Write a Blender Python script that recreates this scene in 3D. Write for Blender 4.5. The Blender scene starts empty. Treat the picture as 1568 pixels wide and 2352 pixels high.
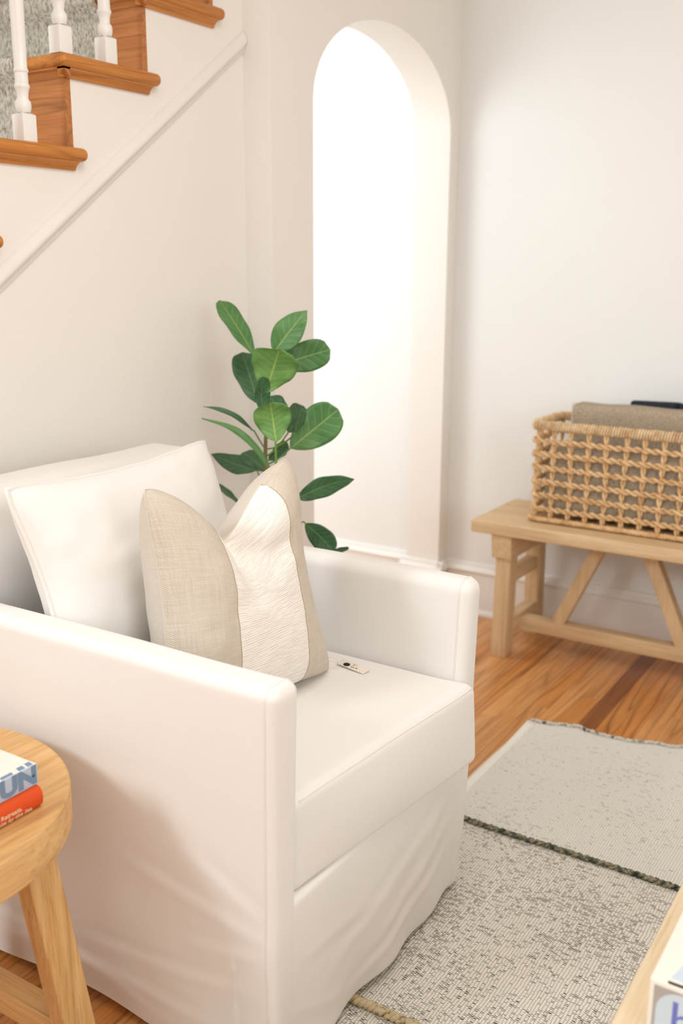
import bpy, math, random
from mathutils import Vector, Matrix, noise
random.seed(7)
PI = math.pi
scene = bpy.context.scene
COL = scene.collection

# ------------------------------------------------------------------ camera
CAM_F = 2287.0                       # focal length in pixels of a 1568x2352 frame
cam = bpy.data.cameras.new('camera')
cam.sensor_fit = 'VERTICAL'
cam.sensor_height = 36.0
cam.sensor_width = 24.0
cam.lens = 36.0 * CAM_F / 2352.0
cam.clip_start = 0.05
camo = bpy.data.objects.new('camera', cam)
COL.objects.link(camo)
yaw, pitch, roll = math.radians(32.5), math.radians(13.832), math.radians(0.259)
fwd = Vector((-math.sin(yaw) * math.cos(pitch), math.cos(yaw) * math.cos(pitch), -math.sin(pitch)))
rgt = Vector((math.cos(yaw), math.sin(yaw), 0))
upv = rgt.cross(fwd)
r2 = math.cos(roll) * rgt + math.sin(roll) * upv
u2 = -math.sin(roll) * rgt + math.cos(roll) * upv
M = Matrix((r2, u2, -fwd)).transposed().to_4x4()
M.translation = Vector((0, 0, 1.35))
camo.matrix_world = M
cam.dof.use_dof = True
cam.dof.focus_distance = 1.88
cam.dof.aperture_fstop = 3.0
scene.camera = camo

# ------------------------------------------------------------------ world, lights, exposure
scene.view_settings.view_transform = 'Standard'
scene.view_settings.look = 'None'
scene.view_settings.gamma = 1.0
scene.view_settings.use_curve_mapping = False
scene.view_settings.exposure = 0.04
world = bpy.data.worlds.new('soft_daylight')
scene.world = world
world.use_nodes = True
bg = world.node_tree.nodes['Background']
bg.inputs['Color'].default_value = (1.0, 0.985, 0.955, 1)
bg.inputs['Strength'].default_value = 1.45


def area_light(name, loc, target, sx, sy, energy, color):
    d = bpy.data.lights.new(name, 'AREA')
    d.shape = 'RECTANGLE'
    d.size, d.size_y = sx, sy
    d.energy = energy
    d.color = color
    o = bpy.data.objects.new(name, d)
    COL.objects.link(o)
    o.location = loc
    o.rotation_euler = (Vector(target) - Vector(loc)).to_track_quat('-Z', 'Y').to_euler()
    return o


area_light('window_and_fill', (-2.05, -1.30, 2.25), (-1.05, 1.5, 0.6), 0.6, 0.6, 34, (0.90, 0.96, 1.0))
area_light('overhead_fill', (-0.35, 1.05, 2.70), (-0.35, 1.06, 0.0), 1.1, 1.1, 19, (1.0, 0.985, 0.955))  # added overhead fill, stands in for ceiling bounce on seat and floor
area_light('window_and_fill', (2.6, -0.6, 1.9), (-0.8, 2.9, 0.7), 1.4, 1.6, 24, (0.95, 0.98, 1.0))  # fill added on the unseen right side, brightens surfaces facing it
area_light('hallway_daylight', (-2.62, 2.52, 1.30), (-2.0, 3.47, 1.15), 0.7, 2.3, 16, (0.88, 0.95, 1.0))


# ------------------------------------------------------------------ helpers
def lin(r, g, b):
    def f(c):
        c /= 255.0
        return c / 12.92 if c <= 0.04045 else ((c + 0.055) / 1.055) ** 2.4
    return (f(r), f(g), f(b), 1.0)


ORG = {}


def setp(o, label=None, category=None, group=None, kind=None):
    if label: o['label'] = label
    if category: o['category'] = category
    if group: o['group'] = group
    if kind: o['kind'] = kind
    return o


def empty(name, loc, label, category, group=None):
    o = bpy.data.objects.new(name, None)
    o.empty_display_size = 0.1
    COL.objects.link(o)
    o.location = loc
    ORG[o] = Vector(loc)
    return setp(o, label, category, group)


def mobj(name, geo, mat, parent=None, smooth=True, uv=None, origin=None, mats=None, fmat=None, auto=None):
    """one mesh object from (verts, faces) in world coordinates"""
    verts, faces = geo
    if parent is not None:
        o0 = ORG[parent]
    elif origin is not None:
        o0 = Vector(origin)
    else:
        n = len(verts)
        o0 = Vector((sum(v[0] for v in verts) / n, sum(v[1] for v in verts) / n, min(v[2] for v in verts)))
    me = bpy.data.meshes.new(name)
    me.from_pydata([(v[0] - o0[0], v[1] - o0[1], v[2] - o0[2]) for v in verts], [], faces)
    me.update()
    for m in (mats or [mat]):
        me.materials.append(m)
    if fmat:
        me.polygons.foreach_set('material_index', fmat)
    me.polygons.foreach_set('use_smooth', [smooth] * len(me.polygons))
    if uv is not None:
        l = me.uv_layers.new(name='UVMap')
        for lp in me.loops:
            l.data[lp.index].uv = uv[lp.vertex_index]
    if auto is not None:
        try:
            me.set_sharp_from_angle(angle=math.radians(auto))
        except Exception:
            pass
    ob = bpy.data.objects.new(name, me)
    COL.objects.link(ob)
    if parent is not None:
        ob.parent = parent
        ORG[ob] = o0
    else:
        ob.location = o0
        ORG[ob] = o0
    return ob


def join(*gs):
    V, F = [], []
    for v, f in gs:
        n = len(V)
        V += [tuple(p) for p in v]
        F += [tuple(i + n for i in q) for q in f]
    return V, F


def box(lo, hi):
    x0, y0, z0 = lo
    x1, y1, z1 = hi
    return ([(x0, y0, z0), (x1, y0, z0), (x1, y1, z0), (x0, y1, z0), (x0, y0, z1), (x1, y0, z1), (x1, y1, z1), (x0, y1, z1)],
            [(0, 3, 2, 1), (4, 5, 6, 7), (0, 1, 5, 4), (1, 2, 6, 5), (2, 3, 7, 6), (3, 0, 4, 7)])


def rbox(lo, hi, r, seg=(4, 4, 4), rs=3):
    """box with rounded edges; seg = subdivisions of the flat span on each axis"""
    ax = []
    for k in range(3):
        a, b = lo[k], hi[k]
        rr = min(r, (b - a) / 2 - 1e-5)
        s = []
        for i in range(rs):
            s.append(a + rr - rr * math.tan(PI / 4 * (rs - i) / rs))
        for i in range(seg[k] + 1):
            s.append(a + rr + (b - a - 2 * rr) * i / seg[k])
        for i in range(1, rs + 1):
            s.append(b - rr + rr * math.tan(PI / 4 * i / rs))
        ax.append(s)
    R = [min(r, (hi[k] - lo[k]) / 2 - 1e-5) for k in range(3)]
    V, F, key = [], [], {}

    def vid(i, j, k):
        if (i, j, k) in key:
            return key[(i, j, k)]
        p = (ax[0][i], ax[1][j], ax[2][k])
        q = [min(max(p[m], lo[m] + R[m]), hi[m] - R[m]) for m in range(3)]
        d = Vector([(p[m] - q[m]) / max(R[m], 1e-9) for m in range(3)])
        if d.length > 1e-9:
            d.normalize()
        V.append(tuple(q[m] + d[m] * R[m] for m in range(3)))
        key[(i, j, k)] = len(V) - 1
        return len(V) - 1
    n = [len(a) - 1 for a in ax]
    for i in range(n[0]):
        for j in range(n[1]):
            F.append((vid(i, j, 0), vid(i, j + 1, 0), vid(i + 1, j + 1, 0), vid(i + 1, j, 0)))
            F.append((vid(i, j, n[2]), vid(i + 1, j, n[2]), vid(i + 1, j + 1, n[2]), vid(i, j + 1, n[2])))
    for i in range(n[0]):
        for k in range(n[2]):
            F.append((vid(i, 0, k), vid(i + 1, 0, k), vid(i + 1, 0, k + 1), vid(i, 0, k + 1)))
            F.append((vid(i, n[1], k), vid(i, n[1], k + 1), vid(i + 1, n[1], k + 1), vid(i + 1, n[1], k)))
    for j in range(n[1]):
        for k in range(n[2]):
            F.append((vid(0, j, k), vid(0, j, k + 1), vid(0, j + 1, k + 1), vid(0, j + 1, k)))
            F.append((vid(n[0], j, k), vid(n[0], j + 1, k), vid(n[0], j + 1, k + 1), vid(n[0], j, k + 1)))
    return V, F


def warp(geo, fn):
    V, F = geo
    return [tuple(fn(Vector(p))) for p in V], F


def prism_x(poly, x0, x1):
    """polygon given as (y, z) extruded from x0 to x1"""
    n = len(poly)
    V = [(x0, y, z) for y, z in poly] + [(x1, y, z) for y, z in poly]
    F = [tuple(range(n)), tuple(range(2 * n - 1, n - 1, -1))]
    F += [(i, n + i, n + (i + 1) % n, (i + 1) % n) for i in range(n)]
    return V, F


def prism_y(poly, y0, y1):
    """polygon given as (x, z) extruded from y0 to y1"""
    n = len(poly)
    V = [(x, y0, z) for x, z in poly] + [(x, y1, z) for x, z in poly]
    F = [tuple(range(n)), tuple(range(2 * n - 1, n - 1, -1))]
    F += [(i, n + i, n + (i + 1) % n, (i + 1) % n) for i in range(n)]
    return V, F


def tube(pts, rad, n=8, closed=False, caps=True):
    pts = [Vector(p) for p in pts]
    m = len(pts)
    V, F = [], []
    up = None
    for i, p in enumerate(pts):
        if closed:
            t = pts[(i + 1) % m] - pts[i - 1]
        else:
            t = pts[min(i + 1, m - 1)] - pts[max(i - 1, 0)]
        t.normalize()
        if up is None:
            up = Vector((0, 0, 1)) if abs(t.z) < 0.9 else Vector((1, 0, 0))
        a = t.cross(up).normalized()
        b = a.cross(t).normalized()
        up = b
        rr = rad(i / max(m - 1, 1)) if callable(rad) else rad
        for k in range(n):
            th = 2 * PI * k / n
            V.append(tuple(p + a * (rr * math.cos(th)) + b * (rr * math.sin(th))))
    for i in range(m if closed else m - 1):
        j = (i + 1) % m
        for k in range(n):
            l = (k + 1) % n
            F.append((i * n + k, i * n + l, j * n + l, j * n + k))
    if caps and not closed:
        F.append(tuple(range(n - 1, -1, -1)))
        F.append(tuple((m - 1) * n + k for k in range(n)))
    return V, F


def lathe(prof, n=24, cx=0.0, cy=0.0, sx=1.0, sy=1.0):
    V, F = [], []
    for r, z in prof:
        for k in range(n):
            th = 2 * PI * k / n
            V.append((cx + sx * r * math.cos(th), cy + sy * r * math.sin(th), z))
    m = len(prof)
    for i in range(m - 1):
        for k in range(n):
            l = (k + 1) % n
            F.append((i * n + k, i * n + l, (i + 1) * n + l, (i + 1) * n + k))
    F.append(tuple(range(n - 1, -1, -1)))
    F.append(tuple((m - 1) * n + k for k in range(n)))
    return V, F


def beam(a, b, w, d, side, r=0.003):
    """square bar from a to b; width w along 'side', depth d across it"""
    a, b = Vector(a), Vector(b)
    L = (b - a).length
    t = (b - a).normalized()
    s = Vector(side)
    s = (s - t * s.dot(t)).normalized()
    c = t.cross(s)
    g = rbox((-w / 2, -d / 2, 0), (w / 2, d / 2, L), r, (1, 1, 6), 2)
    return warp(g, lambda p: a + s * p.x + c * p.y + t * p.z)


def leg_bar(top, bot, w, d, r=0.004):
    """leg whose section stays level with the world axes (sheared, not rotated)"""
    top, bot = Vector(top), Vector(bot)
    g = rbox((-w / 2, -d / 2, 0), (w / 2, d / 2, 1.0), r, (1, 1, 8), 2)
    h = top.z - bot.z

    def f(p):
        z = min(max(p.z, 0), 1)
        q = bot.lerp(top, z)
        return Vector((q.x + p.x, q.y + p.y, bot.z + z * h))
    return warp(g, f)


def copy_obj(o, parent=None, loc=None, name=None):
    c = o.copy()
    COL.objects.link(c)
    if parent is not None:
        c.parent = parent
    if loc is not None:
        c.location = loc
    return c


# ------------------------------------------------------------------ materials
class NT:
    def __init__(s, name):
        s.m = bpy.data.materials.new(name)
        s.m.use_nodes = True
        s.t = s.m.node_tree
        s.b = s.t.nodes['Principled BSDF']

    def n(s, typ, **kw):
        nd = s.t.nodes.new(typ)
        for k, v in kw.items():
            if k.startswith('i_'):
                key = k[2:].replace('_', ' ')
                key = int(key) if key.isdigit() else key
                s.set(nd.inputs[key], v)
            else:
                setattr(nd, k, v)
        return nd

    def set(s, sock, v):
        if isinstance(v, bpy.types.NodeSocket):
            s.t.links.new(v, sock)
        elif isinstance(v, bpy.types.Node):
            s.t.links.new(v.outputs[0], sock)
        else:
            sock.default_value = v

    def math(s, op, a, b=0.0, c=None):
        nd = s.t.nodes.new('ShaderNodeMath')
        nd.operation = op
        s.set(nd.inputs[0], a)
        s.set(nd.inputs[1], b)
        if c is not None:
            s.set(nd.inputs[2], c)
        return nd.outputs[0]

    def coords(s, scale=(1, 1, 1), rnd=False, out='Object'):
        tc = s.n('ShaderNodeTexCoord')
        mp = s.n('ShaderNodeMapping')
        src = tc.outputs[out]
        if rnd:
            oi = s.n('ShaderNodeObjectInfo')
            k = s.n('ShaderNodeVectorMath', operation='SCALE')
            cx = s.n('ShaderNodeCombineXYZ', i_X=oi.outputs['Random'], i_Y=oi.outputs['Random'], i_Z=oi.outputs['Random'])
            s.set(k.inputs[0], cx)
            k.inputs['Scale'].default_value = 37.0
            ad = s.n('ShaderNodeVectorMath', operation='ADD')
            s.set(ad.inputs[0], src)
            s.set(ad.inputs[1], k.outputs[0])
            src = ad.outputs[0]
        s.set(mp.inputs['Vector'], src)
        mp.inputs['Scale'].default_value = scale
        return mp.outputs[0]

    def noise(s, vec, scale, detail=4.0, rough=0.55, dist=0.0):
        nd = s.n('ShaderNodeTexNoise', i_Scale=scale, i_Detail=detail, i_Roughness=rough, i_Distortion=dist)
        s.set(nd.inputs['Vector'], vec)
        return nd.outputs['Fac']

    def ramp(s, fac, stops):
        nd = s.n('ShaderNodeValToRGB')
        el = nd.color_ramp.elements
        while len(el) < len(stops):
            el.new(0.5)
        for e, (p, c) in zip(el, stops):
            e.position = p
            e.color = c
        s.set(nd.inputs[0], fac)
        return nd.outputs[0]

    def mix(s, fac, a, b, mode='MIX'):
        nd = s.n('ShaderNodeMix', data_type='RGBA', blend_type=mode)
        s.set(nd.inputs[0], fac)
        s.set(nd.inputs[6], a)
        s.set(nd.inputs[7], b)
        return nd.outputs[2]

    def bump(s, h, strength=0.3, dist=0.001):
        nd = s.n('ShaderNodeBump')
        nd.inputs['Strength'].default_value = strength
        nd.inputs['Distance'].default_value = dist
        s.set(nd.inputs['Height'], h)
        s.set(s.b.inputs['Normal'], nd.outputs[0])

    def base(s, c, rough=0.6, spec=0.5):
        s.set(s.b.inputs['Base Color'], c)
        s.set(s.b.inputs['Roughness'], rough)
        s.b.inputs['Specular IOR Level'].default_value = spec
        return s


def paint(name, col, rough=0.6, spec=0.3):
    m = NT(name)
    v = m.coords()
    n1 = m.noise(v, 2.5, 3)
    c = m.mix(n1, tuple(x * 0.985 for x in col[:3]) + (1,), tuple(min(1, x * 1.015) for x in col[:3]) + (1,))
    m.base(c, rough, spec)
    m.bump(m.noise(v, 160, 3), 0.05, 0.001)
    return m.m


def wood(name, light, mid, dark, axis='Y', rough=0.45, grain=1.0, rnd=False, spec=0.4, ring=9.0, vary=0.0, linec=0.35):
    m = NT(name)
    sc = {'X': (0.9, 14, 14), 'Y': (14, 0.9, 14), 'Z': (14, 14, 0.9)}[axis]
    v = m.coords(sc, rnd)
    broad = m.noise(v, 0.55 * grain, 2, 0.5, 0.5)
    rings = m.math('FRACT', m.math('MULTIPLY', broad, ring))
    tri = m.math('ABSOLUTE', m.math('SUBTRACT', m.math('MULTIPLY', rings, 2.0), 1.0))
    line = m.math('POWER', tri, 5.0)
    fine = m.noise(v, 5.0 * grain, 5, 0.65)
    pore = m.noise(m.coords({'X': (5, 260, 260), 'Y': (260, 5, 260), 'Z': (260, 260, 5)}[axis], rnd), 1.0, 2)
    c = m.ramp(fine, [(0.3, mid), (0.62, light)])
    c = m.mix(m.math('MULTIPLY', line, linec), c, dark)
    c = m.mix(m.math('MULTIPLY', m.math('GREATER_THAN', pore, 0.60), 0.24), c, dark)
    if vary:
        oi = m.n('ShaderNodeObjectInfo')
        hs = m.n('ShaderNodeHueSaturation')
        m.set(hs.inputs['Color'], c)
        m.set(hs.inputs['Value'], m.math('ADD', m.math('MULTIPLY', oi.outputs['Random'], vary), 1.0 - vary * 0.5))
        c = hs.outputs[0]
    m.base(c, rough, spec)
    m.bump(m.math('ADD', fine, m.math('MULTIPLY', line, -0.6)), 0.12, 0.001)
    return m.m


def fabric(name, col, thread=0.0011, strength=0.25, rough=0.9, uv=False, var=0.05, slub=0.0, dark=None):
    m = NT(name)
    v = m.coords((1, 1, 1), out='UV' if uv else 'Object')
    sp = m.n('ShaderNodeSeparateXYZ')
    m.set(sp.inputs[0], v)
    k = 2 * PI / thread
    if uv:
        nz = m.noise(v, 180, 3)
        ua = m.math('ADD', sp.outputs[0], m.math('MULTIPLY', nz, thread * 0.9))
        va = m.math('ADD', sp.outputs[1], m.math('MULTIPLY', nz, thread * 0.9))
        a = m.math('SINE', m.math('MULTIPLY', ua, k))
        b = m.math('SINE', m.math('MULTIPLY', va, k))
        h = m.math('MULTIPLY', a, b)
        thr = m.math('ADD', m.math('MULTIPLY', h, 0.5), 0.5)
        mp1 = m.n('ShaderNodeMapping', i_Scale=(14, 420, 1))
        m.set(mp1.inputs[0], v)
        mp2 = m.n('ShaderNodeMapping', i_Scale=(420, 14, 1))
        m.set(mp2.inputs[0], v)
        s1 = m.noise(mp1.outputs[0], 1.0, 2)
        s2 = m.noise(mp2.outputs[0], 1.0, 2)
        sl = m.math('MULTIPLY', m.math('ADD', s1, s2), 0.5)
        lo = dark or tuple(x * 0.72 for x in col[:3]) + (1,)
        c = m.mix(m.math('MULTIPLY', m.math('SUBTRACT', 1.0, thr), 0.55), col, lo)
        c = m.mix(m.math('MULTIPLY', m.math('SUBTRACT', m.math('MULTIPLY', sl, 2.6), 0.8), slub), lo, c) if slub else c
        if slub:
            c = m.mix(m.ramp(sl, [(0.38, (1, 1, 1, 1)), (0.52, (0, 0, 0, 1))]), c, lo)
        m.bump(m.math('ADD', thr, sl), strength, 0.0012)
    else:
        n1 = m.noise(v, 900, 2)
        n2 = m.noise(v, 6, 3)
        c = m.mix(n2, tuple(x * (1 - var) for x in col[:3]) + (1,), col)
        m.bump(n1, strength, 0.0006)
    m.base(c, rough, 0.15)
    m.b.inputs['Sheen Weight'].default_value = 0.08
    return m.m


def plain(name, col, rough=0.6, spec=0.4):
    m = NT(name)
    n1 = m.noise(m.coords(), 25, 3)
    m.base(m.mix(n1, tuple(x * 0.95 for x in col[:3]) + (1,), col), rough, spec)
    return m.m


M_WALL = paint('wall_paint', lin(243, 239, 233))
M_WALLB = paint('back_wall_paint', lin(238, 239, 237))
M_TRIM = paint('trim_gloss_white', lin(243, 241, 237), 0.35, 0.5)
M_TRIM2 = paint('stringer_trim_paint', lin(238, 234, 227), 0.5, 0.4)
M_CEIL = paint('ceiling_white', lin(240, 238, 234))
M_BALU = paint('baluster_white', lin(242, 240, 236), 0.3, 0.5)
M_FLOOR = [wood('oak_plank', lin(222, 164, 104), lin(204, 138, 78), lin(128, 70, 28), 'Y', 0.33, 0.9, True, 0.5, 11, 0.16, 0.5),
           wood('oak_plank_grainy', lin(218, 150, 82), lin(196, 124, 60), lin(110, 58, 22), 'Y', 0.33, 0.62, True, 0.5, 18, 0.14, 0.7),
           wood('oak_plank_brown', lin(156, 98, 56), lin(134, 78, 42), lin(80, 42, 18), 'Y', 0.33, 1.0, True, 0.5, 7, 0.1)]
M_SUB = plain('plank_joint', lin(120, 72, 38), 0.8)
M_STEP = wood('stair_oak_y', lin(208, 138, 62), lin(190, 116, 46), lin(110, 56, 18), 'Y', 0.38, 1.1, False, 0.45, 9)
M_STEPX = wood('stair_oak_x', lin(196, 130, 72), lin(176, 108, 54), lin(100, 54, 24), 'X', 0.42, 1.0, True, 0.4, 12, 0.0, 0.5)
M_BENCH = {a: wood('bench_wood_' + a, lin(224, 196, 156), lin(208, 174, 130), lin(160, 120, 76), a, 0.55, 0.9, False, 0.3, 6, 0.0, 0.2) for a in 'XYZ'}
M_ROUND = {a: wood('honey_oak_' + a, lin(226, 184, 126), lin(206, 156, 92), lin(140, 88, 38), a, 0.42, 1.0, False, 0.4, 7, 0.0, 0.3) for a in 'XYZ'}
M_COFFEE = wood('pale_wood', lin(232, 212, 180), lin(220, 196, 158), lin(176, 144, 104), 'Y', 0.5, 0.9, False, 0.35, 6, 0.0, 0.12)
M_SLIP = fabric('slipcover_linen', lin(240, 237, 233), strength=0.16, var=0.02)
M_SLIPP = fabric('slipcover_piping', lin(238, 234, 229), strength=0.12, var=0.02)
M_LINEN = fabric('beige_linen', lin(240, 232, 221), 0.0034, 0.5, uv=True, slub=0.5, dark=lin(206, 193, 176))
M_PBACK = fabric('cream_weave', lin(236, 230, 221), 0.003, 0.4, uv=True, slub=0.2, dark=lin(214, 205, 192))
M_THREAD = plain('seam_thread', lin(188, 170, 146), 0.9, 0.1)


def ribbed(name, col, dark, pitch):
    m = NT(name)
    v = m.coords((1, 1, 1), out='UV')
    sp = m.n('ShaderNodeSeparateXYZ')
    m.set(sp.inputs[0], v)
    wob = m.noise(v, 22, 3)
    mp = m.n('ShaderNodeMapping', i_Scale=(9, 60, 1))
    m.set(mp.inputs[0], v)
    w2 = m.noise(mp.outputs[0], 1.0, 3)
    y = m.math('ADD', sp.outputs[1], m.math('ADD', m.math('MULTIPLY', wob, 0.0020), m.math('MULTIPLY', w2, 0.0030)))
    s = m.math('SINE', m.math('MULTIPLY', y, 2 * PI / pitch))
    g = m.math('POWER', m.math('ADD', m.math('MULTIPLY', s, 0.5), 0.5), 4.0)
    mp3 = m.n('ShaderNodeMapping', i_Scale=(30, 240, 1))
    m.set(mp3.inputs[0], v)
    brk = m.ramp(m.noise(mp3.outputs[0], 1.0, 2), [(0.4, (0, 0, 0, 1)), (0.6, (1, 1, 1, 1))])
    g2 = m.math('MULTIPLY', g, brk)
    m.base(m.mix(m.math('MULTIPLY', g2, 0.42), col, dark), 0.9, 0.1)
    m.bump(m.math('SUBTRACT', 1.0, g2), 0.55, 0.0015)
    return m.m


M_RIB = ribbed('ribbed_ivory', lin(245, 240, 232), lin(206, 192, 172), 0.0048)


def carpet():
    m = NT('grey_loop_carpet')
    v = m.coords((150, 150, 75))
    n0 = m.noise(v, 1.0, 2, 0.6)
    d = m.noise(m.coords((330, 330, 120)), 1.0, 3, 0.7)
    k = m.math('ADD', m.math('MULTIPLY', n0, 0.6), m.math('MULTIPLY', d, 0.4))
    c = m.ramp(k, [(0.36, lin(128, 121, 108)), (0.47, lin(190, 184, 170)), (0.62, lin(222, 217, 204))])
    m.base(c, 0.95, 0.1)
    m.bump(k, 0.9, 0.006)
    return m.m


M_CARPET = carpet()


def rugmat(name, col, lo, dark, amount, warmth):
    """flat-woven cotton: ribs along Y, dark flecks between the picks"""
    m = NT(name)
    v = m.coords((1, 1, 1))
    sp = m.n('ShaderNodeSeparateXYZ')
    m.set(sp.inputs[0], v)
    wob = m.math('ADD', m.math('MULTIPLY', m.noise(v, 9, 3), 0.012), m.math('MULTIPLY', m.noise(v, 95, 2), 0.0030))
    px, py = 0.0062, 0.0052
    gx = m.math('DIVIDE', m.math('ADD', sp.outputs[0], wob), px)
    col_i = m.math('FLOOR', gx)
    odd = m.math('MODULO', m.math('ABSOLUTE', col_i), 2.0)
    gy = m.math('ADD', m.math('DIVIDE', m.math('ADD', sp.outputs[1], wob), py), m.math('MULTIPLY', odd, 0.5))
    fx, fy = m.math('FRACT', gx), m.math('FRACT', gy)
    cell = m.n('ShaderNodeCombineXYZ', i_X=m.math('FLOOR', gx), i_Y=m.math('FLOOR', gy), i_Z=0.0)
    wn = m.n('ShaderNodeTexWhiteNoise')
    m.set(wn.inputs['Vector'], cell.outputs[0])
    # flecks come in runs along the weft (X): stretched noise
    runs = m.noise(m.coords((28, 150, 1)), 1.0, 3, 0.6)
    patch = m.noise(v, 4.5, 3, 0.6)
    k = m.math('ADD', m.math('MULTIPLY', runs, 1.25), m.math('MULTIPLY', patch, 0.55))
    k = m.math('ADD', k, m.math('MULTIPLY', wn.outputs['Value'], 0.38))
    fleck = m.ramp(m.math('SUBTRACT', k, 1.0 - amount), [(0.10, (0, 0, 0, 1)), (0.17, (1, 1, 1, 1))])
    rib = m.math('ABSOLUTE', m.math('SUBTRACT', m.math('MULTIPLY', fx, 2.0), 1.0))
    pick = m.math('ABSOLUTE', m.math('SUBTRACT', m.math('MULTIPLY', fy, 2.0), 1.0))
    gap = m.math('MULTIPLY', m.math('GREATER_THAN', pick, 0.40), m.math('LESS_THAN', rib, 0.86))
    shade = m.math('MAXIMUM', m.math('POWER', rib, 3.0), m.math('MULTIPLY', m.math('POWER', pick, 4.0), 0.55))
    tone = m.mix(m.noise(v, 3.0, 3), col, warmth)
    c = m.mix(m.math('MULTIPLY', shade, 0.62), tone, lo)
    c = m.mix(m.math('MULTIPLY', m.math('MULTIPLY', fleck, gap), m.math('ADD', m.math('MULTIPLY', wn.outputs['Value'], 0.5), 0.45)), c, dark)
    spots = m.ramp(m.noise(m.coords((70, 110, 1)), 1.0, 2), [(0.735, (0, 0, 0, 1)), (0.76, (1, 1, 1, 1))])
    c = m.mix(m.math('MULTIPLY', spots, 0.5), c, lin(196, 150, 104))
    m.base(c, 0.95, 0.08)
    m.bump(m.math('SUBTRACT', 1.0, shade), 0.7, 0.0022)
    return m.m


M_RUGA = rugmat('rug_weave_light', lin(250, 248, 240), lin(202, 199, 188), lin(150, 154, 144), -0.20, lin(242, 242, 236))
M_RUGB = rugmat('rug_weave_flecked', lin(252, 248, 238), lin(178, 168, 150), lin(50, 52, 48), -0.06, lin(240, 236, 226))
M_SELV = plain('rug_selvedge', lin(246, 243, 234), 0.95, 0.1)


def cordmat(name, stops):
    m = NT(name)
    n1 = m.noise(m.coords((1, 1, 1)), 55, 2)
    m.base(m.ramp(n1, stops), 0.95, 0.1)
    m.bump(m.noise(m.coords((1, 1, 1)), 500, 2), 0.5, 0.001)
    return m.m


M_CORD = cordmat('dark_yarn', [(0.3, lin(62, 70, 62)), (0.46, lin(110, 114, 98)), (0.56, lin(168, 158, 134)), (0.68, lin(84, 92, 84))])
M_CORDL = cordmat('mixed_yarn', [(0.3, lin(58, 66, 64)), (0.42, lin(196, 176, 138)), (0.58, lin(212, 196, 160)), (0.7, lin(120, 108, 80))])
M_FRINGE = cordmat('pale_yarn', [(0.3, lin(150, 152, 144)), (0.45, lin(214, 210, 198)), (0.6, lin(222, 218, 206)), (0.72, lin(70, 76, 72))])


def wicker(name, a, b):
    m = NT(name)
    n1 = m.noise(m.coords((1, 1, 1)), 38, 3)
    m.base(m.ramp(n1, [(0.35, a), (0.65, b)]), 0.5, 0.35)
    m.bump(m.noise(m.coords((1, 1, 1)), 350, 3), 0.3, 0.001)
    return m.m


M_WICK = wicker('honey_wicker', lin(206, 162, 110), lin(238, 204, 156))
M_WICKL = wicker('pale_wicker', lin(212, 174, 126), lin(244, 218, 178))


def leafmat(name, light, mid, vein):
    m = NT(name)
    v = m.coords((1, 1, 1), out='UV')
    sp = m.n('ShaderNodeSeparateXYZ')
    m.set(sp.inputs[0], v)
    u, w = sp.outputs[0], sp.outputs[1]       # u along, w in -1..1 across
    aw = m.math('ABSOLUTE', w)
    rib = m.math('LESS_THAN', m.math('MULTIPLY', aw, m.math('ADD', m.math('MULTIPLY', u, 1.2), 0.5)), 0.045)
    s = m.math('SUBTRACT', m.math('MULTIPLY', u, 7.0), m.math('MULTIPLY', m.math('POWER', aw, 0.8), 1.6))
    fr = m.math('ABSOLUTE', m.math('SUBTRACT', m.math('FRACT', s), 0.5))
    side = m.math('MULTIPLY', m.math('LESS_THAN', fr, 0.045), m.math('LESS_THAN', aw, 0.85))
    c = m.ramp(m.noise(m.coords(), 14, 3), [(0.35, mid), (0.65, light)])
    c = m.mix(m.math('MULTIPLY', side, 0.4), c, vein)
    c = m.mix(m.math('MULTIPLY', rib, 0.75), c, vein)
    m.base(c, 0.42, 0.45)
    m.b.inputs['Subsurface Weight'].default_value = 0.0
    hgt = m.math('ADD', m.math('MULTIPLY', fr, 1.0), m.math('MULTIPLY', rib, -0.3))
    m.bump(hgt, 0.35, 0.002)
    return m.m


M_LEAF = [leafmat('leaf_green', lin(92, 138, 78), lin(70, 118, 64), lin(150, 178, 96)),
          leafmat('leaf_dark', lin(70, 112, 72), lin(48, 88, 56), lin(112, 146, 92)),
          leafmat('leaf_bright', lin(118, 160, 86), lin(94, 142, 70), lin(166, 192, 104))]
M_STEM = plain('bark_stem', lin(128, 112, 74), 0.8)
M_PETI = plain('green_petiole', lin(104, 146, 66), 0.6)
M_POT = plain('pot_ceramic', lin(228, 222, 212), 0.5)
M_SOIL = plain('soil', lin(64, 48, 36), 0.95)


def terry(name, col, dark):
    m = NT(name)
    v = m.coords()
    n1 = m.noise(v, 260, 3, 0.7)
    n2 = m.noise(v, 18, 3)
    c = m.ramp(n1, [(0.35, dark), (0.62, col)])
    c = m.mix(m.math('MULTIPLY', n2, 0.25), c, dark)
    m.base(c, 0.98, 0.05)
    m.bump(n1, 0.9, 0.004)
    return m.m


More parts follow.
